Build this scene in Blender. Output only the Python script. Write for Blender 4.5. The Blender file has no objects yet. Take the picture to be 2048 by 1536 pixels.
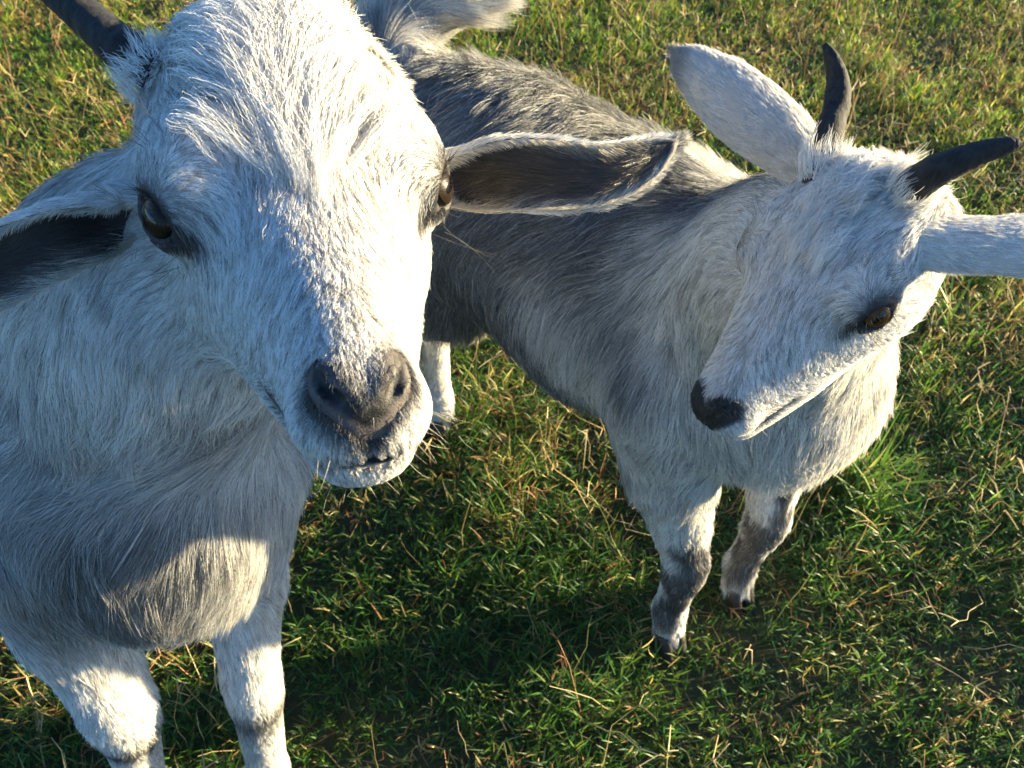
import bpy, math, os
import numpy as np
from mathutils import Vector, Matrix

rng = np.random.default_rng(7)
scene = bpy.context.scene
col = scene.collection

# ------------------------------------------------------------------ camera
F_PX = 1704.0                      # focal length in pixels of the 2048 px wide frame
CAM_H, PITCH = 0.90, math.radians(50)
CAM = np.array([0.0, 0.0, CAM_H])
AX_R = np.array([1.0, 0, 0])
AX_F = np.array([0, math.cos(PITCH), -math.sin(PITCH)])
AX_U = np.array([0, math.sin(PITCH), math.cos(PITCH)])
cam_data = bpy.data.cameras.new('camera')
cam = bpy.data.objects.new('camera', cam_data)
col.objects.link(cam)
cam.location = CAM
cam.rotation_euler = (math.pi / 2 - PITCH, 0, 0)
cam_data.sensor_width = 36.0
cam_data.lens = 36.0 * F_PX / 2048.0
cam_data.clip_start = 0.01
cam_data.clip_end = 3000
cam_data.dof.use_dof = True
cam_data.dof.focus_distance = 0.42
cam_data.dof.aperture_fstop = 24
scene.camera = cam

# ------------------------------------------------------------------ light
SUN_EL = math.radians(9.2)
SUN_AZ = math.radians(13.5)          # angle of the sun's ground bearing, measured from +x towards +y
sun_dir = Vector((math.cos(SUN_EL) * math.cos(SUN_AZ), math.cos(SUN_EL) * math.sin(SUN_AZ), math.sin(SUN_EL)))
world = bpy.data.worlds.new('World')
scene.world = world
world.use_nodes = True
wn = world.node_tree.nodes
sky = wn.new('ShaderNodeTexSky')
sky.sky_type = 'NISHITA'
sky.sun_disc = False
sky.ozone_density = 4.6
sky.sun_elevation = SUN_EL
sky.sun_rotation = math.pi / 2 - SUN_AZ
wn['Background'].inputs['Strength'].default_value = 0.09
world.node_tree.links.new(sky.outputs[0], wn['Background'].inputs['Color'])
sun_data = bpy.data.lights.new('sun', 'SUN')
sun_data.energy = 5.0
sun_data.angle = math.radians(0.8)
sun_data.color = (1.0, 0.83, 0.48)
sun = bpy.data.objects.new('sun', sun_data)
col.objects.link(sun)
sun.location = (3, 0, 2)
sun.rotation_euler = (-sun_dir).to_track_quat('-Z', 'Y').to_euler()
scene.view_settings.view_transform = 'Standard'
scene.view_settings.look = 'None'
scene.view_settings.gamma = 1.0
scene.view_settings.exposure = 2.28
scene.cycles.max_bounces = 5
scene.cycles.use_adaptive_sampling = True
scene.cycles.adaptive_threshold = 0.025
scene.cycles.transparent_max_bounces = 8


def at(u, v, depth):
    """A point of the place from its position in the 2048 x 1536 photograph and its distance along the view."""
    return CAM + depth * (AX_F + (u - 1024) / F_PX * AX_R - (v - 768) / F_PX * AX_U)


def tag(o, label=None, cat=None, group=None, kind=None):
    for k, val in (('label', label), ('category', cat), ('group', group), ('kind', kind)):
        if val:
            o[k] = val
    return o


# ------------------------------------------------------------------ materials
def new_mat(name):
    m = bpy.data.materials.new(name)
    m.use_nodes = True
    nt = m.node_tree
    return m, nt.nodes, nt.links, nt.nodes['Principled BSDF']


def mesh_obj(name, verts, faces, mat, parent=None, smooth=True):
    me = bpy.data.meshes.new(name)
    verts = np.asarray(verts, dtype=np.float32)
    faces = np.asarray(faces, dtype=np.int32)
    n = faces.shape[1]
    me.vertices.add(len(verts))
    me.vertices.foreach_set('co', verts.ravel())
    me.loops.add(faces.size)
    me.loops.foreach_set('vertex_index', faces.ravel())
    me.polygons.add(len(faces))
    me.polygons.foreach_set('loop_start', np.arange(0, faces.size, n, dtype=np.int32))
    me.polygons.foreach_set('loop_total', np.full(len(faces), n, dtype=np.int32))
    if smooth:
        me.polygons.foreach_set('use_smooth', np.ones(len(faces), dtype=bool))
    me.update(calc_edges=True)
    me.validate()
    if mat:
        me.materials.append(mat)
    o = bpy.data.objects.new(name, me)
    col.objects.link(o)
    if parent:
        o.parent = parent
    return o


# ------------------------------------------------------------------ implicit surfaces
class Field:
    """Signed distance field on a rectilinear grid, built from blended ellipsoids and tapered limbs."""
    def __init__(self, xs, ys, zs):
        self.ax = [np.asarray(a, dtype=np.float32) for a in (xs, ys, zs)]
        self.V = np.full([len(a) for a in self.ax], 0.06, dtype=np.float32)

    def _box(self, lo, hi):
        sl = []
        for a, l, h in zip(self.ax, lo, hi):
            i0, i1 = np.searchsorted(a, l), np.searchsorted(a, h)
            sl.append(slice(max(i0 - 1, 0), min(i1 + 1, len(a))))
        P = np.stack(np.meshgrid(*[a[s] for a, s in zip(self.ax, sl)], indexing='ij'), -1)
        return tuple(sl), P

    def _mix(self, sl, d, k, sub):
        a = self.V[sl]
        if sub:
            h = np.maximum(k - np.abs(-d - a), 0) / k
            self.V[sl] = np.maximum(a, -d) + h * h * k * 0.25
        else:
            h = np.maximum(k - np.abs(d - a), 0) / k
            self.V[sl] = np.minimum(a, d) - h * h * k * 0.25

    def ell(self, c, r, M=None, k=0.02, sub=False):
        c = np.asarray(c, dtype=np.float32); r = np.asarray(r, dtype=np.float32)
        e = r.max() + k + 0.012
        sl, P = self._box(c - e, c + e)
        q = P - c
        if M is not None:
            q = q @ np.asarray(M, dtype=np.float32)
        k0 = np.linalg.norm(q / r, axis=-1)
        k1 = np.linalg.norm(q / (r * r), axis=-1) + 1e-9
        self._mix(sl, k0 * (k0 - 1) / k1, k, sub)

    def limb(self, a, b, ra, rb, k=0.02, sub=False):
        a = np.asarray(a, dtype=np.float32); b = np.asarray(b, dtype=np.float32)
        e = max(ra, rb) + k + 0.012
        sl, P = self._box(np.minimum(a, b) - e, np.maximum(a, b) + e)
        ab = b - a
        t = np.clip(((P - a) @ ab) / (ab @ ab), 0, 1)
        d = np.linalg.norm(P - a - t[..., None] * ab, axis=-1) - (ra + (rb - ra) * t)
        self._mix(sl, d, k, sub)

    def chain(self, pts, k=0.02, sub=False):
        for (p0, r0), (p1, r1) in zip(pts[:-1], pts[1:]):
            self.limb(p0, p1, r0, r1, k, sub)

    def at(self, P):
        idx, fr = [], []
        for d in range(3):
            a = self.ax[d]
            i = np.clip(np.searchsorted(a, P[:, d]) - 1, 0, len(a) - 2)
            idx.append(i); fr.append(np.clip((P[:, d] - a[i]) / (a[i + 1] - a[i]), 0, 1))
        out = np.zeros(len(P))
        for o in range(8):
            b = [(o >> d) & 1 for d in range(3)]
            w = np.ones(len(P))
            for d in range(3):
                w = w * (fr[d] if b[d] else 1 - fr[d])
            out += w * self.V[idx[0] + b[0], idx[1] + b[1], idx[2] + b[2]]
        return out

    def mesh(self):
        V = self.V
        s = V < 0
        nx, ny, nz = V.shape
        cnt = np.zeros((nx - 1, ny - 1, nz - 1), dtype=np.uint8)
        offs = [(i, j, k) for i in (0, 1) for j in (0, 1) for k in (0, 1)]
        for i, j, k in offs:
            cnt += s[i:nx - 1 + i, j:ny - 1 + j, k:nz - 1 + k]
        ci, cj, ck = np.nonzero((cnt > 0) & (cnt < 8))
        vid = np.full(cnt.shape, -1, dtype=np.int32)
        vid[ci, cj, ck] = np.arange(len(ci))
        ax = self.ax
        vals, pos = {}, {}
        for o in offs:
            ii, jj, kk = ci + o[0], cj + o[1], ck + o[2]
            vals[o] = V[ii, jj, kk]
            pos[o] = np.stack([ax[0][ii], ax[1][jj], ax[2][kk]], -1)
        acc = np.zeros((len(ci), 3)); num = np.zeros(len(ci))
        for o in offs:
            for d in range(3):
                if o[d] == 0:
                    o2 = tuple(1 if q == d else o[q] for q in range(3))
                    a, b = vals[o], vals[o2]
                    m = (a < 0) != (b < 0)
                    t = np.where(m, a / np.where(m, a - b, 1), 0)
                    acc += np.where(m[:, None], pos[o] + t[:, None] * (pos[o2] - pos[o]), 0)
                    num += m
        verts = acc / num[:, None]
        quads = []
        for d in range(3):
            e1, e2 = (d + 1) % 3, (d + 2) % 3
            a = np.take(s, np.arange(s.shape[d] - 1), axis=d)
            b = np.take(s, np.arange(1, s.shape[d]), axis=d)
            I = np.stack(np.nonzero(a != b), -1)
            ok = (I[:, e1] > 0) & (I[:, e2] > 0) & (I[:, e1] < V.shape[e1] - 1) & (I[:, e2] < V.shape[e2] - 1)
            I = I[ok]
            inside = a[I[:, 0], I[:, 1], I[:, 2]]
            q = []
            for o1, o2 in ((-1, -1), (0, -1), (0, 0), (-1, 0)):
                J = I.copy(); J[:, e1] += o1; J[:, e2] += o2
                q.append(vid[J[:, 0], J[:, 1], J[:, 2]])
            q = np.stack(q, -1)
            q[~inside] = q[~inside][:, ::-1]
            quads.append(q)
        return verts, np.concatenate(quads)


def axis(lo, hi, coarse, f0, f1, fine):
    a = np.concatenate([np.arange(lo, f0, coarse), np.arange(f0, f1, fine), np.arange(f1, hi, coarse)])
    return np.unique(np.round(a, 6))


# ------------------------------------------------------------------ the two goats: pose of the heads
class Head:
    def __init__(self, R, T, s):
        self.R = np.array(R); self.T = np.array(T); self.s = s * 0.01
    def w(self, *p):                       # local centimetres -> place
        p = np.asarray(p if len(p) > 1 else p[0], dtype=float)
        return self.s * (p @ self.R.T) + self.T
    def l(self, P):                        # place -> local centimetres
        return ((P - self.T) @ self.R) / self.s
    def d(self, *p):                       # local direction -> place
        return np.asarray(p if len(p) > 1 else p[0], dtype=float) @ self.R.T


def orth(R):
    u, _, v = np.linalg.svd(np.array(R)); return u @ v


def from_cam(T1, s):
    return CAM + s * (np.array(T1) - CAM)


NEAR = Head(orth([[-0.9398, 0.3332, 0.0762], [-0.3213, -0.9372, 0.1355], [0.1166, 0.1029, 0.9878]]),
            from_cam([-0.0761, 0.2576, 0.7139], 1.15), 1.15)
KID = Head(orth([[-0.5799, -0.6552, -0.4842], [0.7915, -0.5938, -0.1444], [-0.1929, -0.467, 0.863]]),
           from_cam([0.1444, 0.3123, 0.618], 0.9 / 0.8), 0.9)


HEAD_TABLE = np.array([   # along the head: y, half width, top, widest height, underside (cm)
    (-11.0, 0.3, -2.6, -3.0, -3.6), (-10.6, 2.2, -1.0, -2.8, -5.0), (-9.6, 3.8, 0.5, -2.7, -6.6), (-8.0, 4.65, 1.6, -2.6, -7.8),
    (-6.0, 4.95, 2.15, -2.4, -8.5), (-4.0, 5.0, 2.1, -2.3, -8.8), (-1.5, 4.9, 1.65, -2.4, -8.8), (1.0, 4.4, 0.95, -3.1, -8.3),
    (3.0, 3.65, 0.3, -3.9, -7.8), (5.0, 2.85, -0.25, -4.4, -7.3), (7.0, 2.15, -0.6, -4.4, -6.7), (8.5, 1.85, -0.85, -4.1, -6.2),
    (9.6, 1.65, -1.15, -3.9, -5.8), (10.3, 1.4, -1.55, -3.7, -5.3), (10.75, 0.95, -2.1, -3.6, -4.7), (10.95, 0.3, -3.0, -3.5, -4.1)])


def head_shape(f, h, back=1.0, lid=0.72, brow=1.0, wide=1.0, dome=0.0, snout=1.0, jaw=1.0):
    s = h.s
    def E(c, r, kk=1.2, sub=False, M=None):
        Mw = h.R if M is None else h.R @ M
        f.ell(h.w(c), np.array(r) * s, Mw, kk * s, sub)
    def L(a, b, ra, rb, kk=1.2, sub=False):
        f.limb(h.w(a), h.w(b), ra * s, rb * s, kk * s, sub)
    # skull and face as one loft
    c = h.w(0, 0.7, -3.3); e = 13.0 * s
    sl, P = f._box(c - e, c + e)
    q = h.l(P)
    T = HEAD_TABLE.copy()
    T[:, 0] = np.where(T[:, 0] < -4, -4 + (T[:, 0] + 4) * back, T[:, 0])
    T[:, 1] *= 1 + (snout - 1) * smoothstep(3.0, 6.5, T[:, 0])
    T[:, 4] -= 0.55 * (snout - 1) / 0.2 * smoothstep(5.0, 7.5, T[:, 0]) * (T[:, 0] < 10.6)
    T[:, 4] *= 1 - (1 - jaw) * (1 - smoothstep(0.0, 5.0, T[:, 0]))
    T[:, 2] += dome * (1 - smoothstep(-5.0, 0.0, T[:, 0]))
    T[:, 1] *= 1 + (wide - 1) * (1 - smoothstep(-3.5, 0.5, T[:, 0]))
    y = np.clip(q[..., 1], T[0, 0], T[-1, 0])
    A = np.interp(y, T[:, 0], T[:, 1]); zt = np.interp(y, T[:, 0], T[:, 2]); zc = np.interp(y, T[:, 0], T[:, 3]); zb = np.interp(y, T[:, 0], T[:, 4])
    B = np.where(q[..., 2] > zc, zt - zc, zc - zb)
    n = np.where(q[..., 2] > zc, 2.35, 2.8)
    rr = (np.abs(q[..., 0] / A) ** n + np.abs((q[..., 2] - zc) / B) ** n) ** (1 / n)
    d = (rr - 1) * np.minimum(A, B)
    over = np.maximum(np.abs(q[..., 1] - y), 0)
    d = np.where(over > 0, np.sqrt(np.maximum(d, 0) ** 2 + over ** 2), d)
    f._mix(sl, (d * s).astype(np.float32), 0.018, False)
    ex = EYE_X
    for x in (-1, 1):
        E((3.9 * x, -1.0, -0.1), (1.3 * brow, 2.2, 1.0 * brow), 1.8)   # brow
        E((2.6 * x * jaw, -2.4 + 1.5 * (1 - jaw), -6.4 * jaw), (1.9 * jaw, 3.0 * jaw, 2.4 * jaw), 2.0)          # jaw angle
        E((0.95 * snout * x, 9.35, -3.45), (1.0 * snout, 1.3, 0.85), 0.7)       # upper lip
        E((0.85 * x, 9.9, -1.75), (0.55, 0.7, 0.45), 0.6)        # edge of the nostril
    E((0, 9.5, -5.15 - 1.2 * (snout - 1)), (1.15 * snout, 1.05, 0.66), 0.5)                   # chin
    for x in (-1, 1):
        ep = np.array([ex * x, 0.15, -1.2]); out = np.array([0.80 * x, 0.46, 0.40]); out /= np.linalg.norm(out)
        E(ep - 0.1 * out, (1.15, 1.35, 1.1), 0.9)               # lids
        yy = np.array([-0.45 * x, 0.85, -0.30]); yy -= out * (yy @ out); yy /= np.linalg.norm(yy)
        M = np.stack([out, yy, np.cross(out, yy)], 1)
        E(ep + 1.05 * out + 0.12 * yy + np.array([0, 0.0, -1.0]) * (0.75 - lid), (0.95, 1.0, lid), 0.15, True, M)     # the opening between the lids
        L(ep + 0.95 * out + 0.8 * yy, ep + 0.62 * out + 1.85 * yy, 0.30, 0.12, 0.2, True)      # tear groove
        L((0.30 * x, 11.0, -2.25), (0.80 * x, 10.65, -1.8), 0.13, 0.28, 0.12, True)    # nostril
        L((0.80 * x, 10.65, -1.8), (1.32 * x, 9.5, -1.4), 0.28, 0.17, 0.12, True)
        L((0, 10.72, -4.1), (1.1 * x, 10.2, -4.25), 0.30, 0.27, 0.15, True)            # mouth
        L((1.1 * x, 10.2, -4.25), (1.95 * snout * x, 8.0, -4.65), 0.27, 0.22, 0.15, True)
        L((1.95 * snout * x, 8.0, -4.65), (2.4 * snout * x, 6.3, -4.7), 0.22, 0.12, 0.15, True)
    L((0, 11.05, -2.5), (0, 10.95, -4.2), 0.12, 0.1, 0.2, True)


EYE_X = 4.7


def hoof_leg(f, pts, k=0.018):
    f.chain(pts, k)


def build_near_body():
    h = NEAR
    xs = axis(-0.86, 0.08, 0.007, -0.20, 0.045, 0.0022)
    ys = axis(0.08, 0.68, 0.007, 0.165, 0.40, 0.0022)
    zs = axis(-0.01, 0.84, 0.007, 0.585, 0.76, 0.0022)
    f = Field(xs, ys, zs)
    # trunk
    f.chain([((-0.245, 0.325, 0.415), 0.080), ((-0.30, 0.385, 0.41), 0.104), ((-0.43, 0.44, 0.375), 0.112), ((-0.60, 0.48, 0.38), 0.108), ((-0.70, 0.50, 0.39), 0.085)], 0.05)
    f.ell((-0.255, 0.305, 0.365), (0.074, 0.062, 0.082), None, 0.05)
    # neck
    f.chain([((-0.265, 0.365, 0.46), 0.10), ((-0.195, 0.345, 0.56), 0.07), (h.w(0, -4.5, -5.0), 0.056)], 0.05)
    # forelegs
    f.chain([((-0.205, 0.345, 0.40), 0.055), ((-0.212, 0.312, 0.29), 0.031), ((-0.217, 0.268, 0.20), 0.021), ((-0.218, 0.262, 0.175), 0.020), ((-0.228, 0.236, 0.06), 0.0165), ((-0.229, 0.218, 0.02), 0.020)], 0.012)
    f.chain([((-0.315, 0.305, 0.40), 0.063), ((-0.330, 0.28, 0.30), 0.040), ((-0.312, 0.238, 0.22), 0.025), ((-0.312, 0.234, 0.195), 0.022), ((-0.338, 0.222, 0.06), 0.017), ((-0.345, 0.206, 0.02), 0.020)], 0.012)
    # hind legs
    for dx, dy in ((0.04, 0.07), (-0.03, -0.075)):
        b = np.array([-0.62 + dx, 0.51 + dy, 0])
        f.chain([(b + (0, 0, 0.39), 0.07), (b + (0.05, 0.0, 0.30), 0.05), (b + (-0.055, 0, 0.17), 0.026), (b + (-0.045, 0, 0.06), 0.019), (b + (-0.03, 0, 0.02), 0.021)], 0.03)
    f.chain([((-0.72, 0.535, 0.45), 0.025), ((-0.79, 0.55, 0.44), 0.018)], 0.02)
    head_shape(f, h, 1.4, 0.68, wide=1.09, dome=0.75, snout=1.08)
    return f, *f.mesh()


def build_kid_body():
    h = KID
    c = h.w(0, 0, -2)
    xs = axis(-0.24, 0.36, 0.006, c[0] - 0.09, c[0] + 0.09, 0.0026)
    ys = axis(0.20, 0.92, 0.006, c[1] - 0.10, c[1] + 0.09, 0.0026)
    zs = axis(-0.01, 0.74, 0.006, c[2] - 0.10, c[2] + 0.075, 0.0026)
    f = Field(xs, ys, zs)
    f.chain([((-0.065, 0.725, 0.40), 0.082), ((0.0, 0.665, 0.385), 0.10), ((0.11, 0.56, 0.375), 0.108), ((0.19, 0.48, 0.375), 0.092)], 0.05)
    f.ell((0.222, 0.45, 0.355), (0.08, 0.068, 0.08), None, 0.05)
    f.chain([((0.195, 0.475, 0.42), 0.085), ((0.195, 0.44, 0.49), 0.06), (h.w(0, -2.8, -4.4), 0.037)], 0.05)
    # forelegs: right (nearer the camera), left
    f.chain([((0.135, 0.455, 0.37), 0.068), ((0.145, 0.434, 0.26), 0.040), ((0.170, 0.402, 0.15), 0.0195), ((0.170, 0.40, 0.13), 0.018), ((0.168, 0.40, 0.05), 0.0155), ((0.17, 0.388, 0.018), 0.0165)], 0.012)
    f.chain([((0.25, 0.485, 0.37), 0.055), ((0.252, 0.475, 0.25), 0.031), ((0.26, 0.452, 0.15), 0.0195), ((0.258, 0.45, 0.13), 0.018), ((0.252, 0.452, 0.05), 0.0155), ((0.253, 0.442, 0.018), 0.0165)], 0.012)
    # hind legs: right, left
    f.chain([((-0.075, 0.66, 0.39), 0.06), ((-0.06, 0.64, 0.28), 0.042), ((-0.135, 0.70, 0.17), 0.0175), ((-0.125, 0.685, 0.05), 0.0125), ((-0.118, 0.674, 0.018), 0.0145)], 0.015)
    f.chain([((0.0, 0.73, 0.39), 0.06), ((0.005, 0.70, 0.28), 0.042), ((-0.095, 0.725, 0.17), 0.0175), ((-0.092, 0.69, 0.05), 0.0125), ((-0.088, 0.676, 0.018), 0.0145)], 0.015)
    # tail, held up
    f.chain([((-0.10, 0.765, 0.46), 0.026), (at(795, 60, 0.90), 0.026), (at(840, 15, 0.88), 0.025), (at(920, -8, 0.86), 0.019), (at(990, 0, 0.85), 0.009)], 0.02)
    head_shape(f, h, 0.74, 0.6, 0.7, 1.0, snout=1.17, jaw=0.86)
    return f, *f.mesh()


def smooth_curve(pts, n):
    """Catmull-Rom through points (any dimension), n samples."""
    P = np.asarray(pts, dtype=float)
    Q = np.concatenate([2 * P[:1] - P[1:2], P, 2 * P[-1:] - P[-2:-1]])
    t = np.linspace(0, len(P) - 1 - 1e-9, n); i = t.astype(int); f = (t - i)[:, None]
    p0, p1, p2, p3 = Q[i], Q[i + 1], Q[i + 2], Q[i + 3]
    return 0.5 * (2 * p1 + (p2 - p0) * f + (2 * p0 - 5 * p1 + 4 * p2 - p3) * f * f + (3 * p1 - p0 - 3 * p2 + p3) * f ** 3)


def unit(v):
    v = np.asarray(v, dtype=float)
    return v / (np.linalg.norm(v, axis=-1, keepdims=True) + 1e-12)


class Noise:
    def __init__(self, seed, n=10):
        r_ = np.random.default_rng(seed)
        self.k = unit(r_.normal(size=(n, 3))) * r_.uniform(0.5, 1.6, (n, 1)); self.p = r_.uniform(0, 6.28, n); self.n = n
    def __call__(self, P, freq):
        return np.sin(P @ (self.k.T * freq * 6.28) + self.p).sum(1) / math.sqrt(self.n)


NZ = [Noise(i) for i in range(12)]


def smoothstep(a, b, x):
    t = np.clip((x - a) / (b - a), 0, 1); return t * t * (3 - 2 * t)


# ------------------------------------------------------------------ ground and grass
def mat_soil():
    m, N, L, b = new_mat('soil')
    tc = N.new('ShaderNodeTexCoord')
    n1 = N.new('ShaderNodeTexNoise'); n1.inputs['Scale'].default_value = 45; n1.inputs['Detail'].default_value = 8
    n2 = N.new('ShaderNodeTexNoise'); n2.inputs['Scale'].default_value = 3; n2.inputs['Detail'].default_value = 4
    L.new(tc.outputs['Object'], n1.inputs['Vector']); L.new(tc.outputs['Object'], n2.inputs['Vector'])
    cr = N.new('ShaderNodeValToRGB')
    cr.color_ramp.elements[0].position = 0.35; cr.color_ramp.elements[0].color = (0.018, 0.02, 0.010, 1)
    cr.color_ramp.elements[1].position = 0.7; cr.color_ramp.elements[1].color = (0.06, 0.055, 0.025, 1)
    L.new(n1.outputs['Fac'], cr.inputs['Fac'])
    cr2 = N.new('ShaderNodeValToRGB')
    cr2.color_ramp.elements[0].position = 0.35; cr2.color_ramp.elements[0].color = (0.03, 0.05, 0.014, 1)
    cr2.color_ramp.elements[1].position = 0.7; cr2.color_ramp.elements[1].color = (0.06, 0.07, 0.02, 1)
    L.new(n2.outputs['Fac'], cr2.inputs['Fac'])
    mx = N.new('ShaderNodeMix'); mx.data_type = 'RGBA'; mx.inputs[0].default_value = 0.5
    L.new(cr.outputs['Color'], mx.inputs[6]); L.new(cr2.outputs['Color'], mx.inputs[7])
    L.new(mx.outputs[2], b.inputs['Base Color'])
    b.inputs['Roughness'].default_value = 0.95
    bp = N.new('ShaderNodeBump'); bp.inputs['Strength'].default_value = 0.8; bp.inputs['Distance'].default_value = 0.01
    L.new(n1.outputs['Fac'], bp.inputs['Height']); L.new(bp.outputs['Normal'], b.inputs['Normal'])
    return m


def mat_blade(name, trans=0.45, rough=0.5):
    m, N, L, b = new_mat(name)
    a_ = N.new('ShaderNodeAttribute'); a_.attribute_name = 'tint'
    L.new(a_.outputs['Color'], b.inputs['Base Color'])
    b.inputs['Roughness'].default_value = rough
    b.inputs['Specular IOR Level'].default_value = 0.4
    tr = N.new('ShaderNodeBsdfTranslucent'); L.new(a_.outputs['Color'], tr.inputs['Color'])
    mx = N.new('ShaderNodeMixShader'); mx.inputs[0].default_value = trans
    L.new(b.outputs[0], mx.inputs[1]); L.new(tr.outputs[0], mx.inputs[2])
    L.new(mx.outputs[0], N['Material Output'].inputs['Surface'])
    return m


M_SOIL = mat_soil()
M_GRASS = mat_blade('grass_blade')
M_STRAW = mat_blade('dry_stalk', 0.2, 0.6)
ground = mesh_obj('ground', [(-400, -400, 0), (400, -400, 0), (400, 400, 0), (-400, 400, 0)], [(0, 1, 2, 3)], M_SOIL)
tag(ground, kind='structure')


def blades(base, az, lean, length, width, curl, colr):
    """Leaf blades: a tapering strip of three joints each. Returns vertices, triangles, colours."""
    n = len(base)
    out = np.stack([np.cos(az), np.sin(az), np.zeros(n)], 1)
    side = np.stack([-np.sin(az), np.cos(az), np.zeros(n)], 1)
    V = np.zeros((n, 7, 3)); p = np.array(base, dtype=float)
    ws = (0.75, 1.0, 0.7, 0.0)
    ang = lean.copy()
    for k in range(4):
        if k < 3:
            V[:, 2 * k] = p - side * (width * ws[k] / 2)[:, None]
            V[:, 2 * k + 1] = p + side * (width * ws[k] / 2)[:, None]
            p = p + (out * np.sin(ang)[:, None] + np.array([0, 0, 1]) * np.cos(ang)[:, None]) * (length / 3)[:, None]
            p[:, 2] = np.maximum(p[:, 2], 0.002)
            ang = ang + curl
        else:
            V[:, 6] = p
    tri = np.array([(0, 1, 3), (0, 3, 2), (2, 3, 5), (2, 5, 4), (4, 5, 6)])
    F = (np.arange(n)[:, None, None] * 7 + tri[None]).reshape(-1, 3)
    return V.reshape(-1, 3), F, np.repeat(colr, 7, axis=0)


GREENS = np.array([(0.05, 0.135, 0.016), (0.075, 0.16, 0.02), (0.032, 0.10, 0.02), (0.115, 0.18, 0.025), (0.05, 0.135, 0.035)])
DRYS = np.array([(0.42, 0.31, 0.11), (0.30, 0.16, 0.06), (0.50, 0.41, 0.18), (0.34, 0.29, 0.08)])


def inside_view(P, m=0.12):
    """Ground points the photograph shows, with a margin."""
    d = P - CAM; z = d @ AX_F
    u = (d @ AX_R) / z * F_PX / 1024; v = (d @ AX_U) / z * F_PX / 768
    return (z > 0.1) & (np.abs(u) < 1 + m) & (np.abs(v) < 1 + m)


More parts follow.
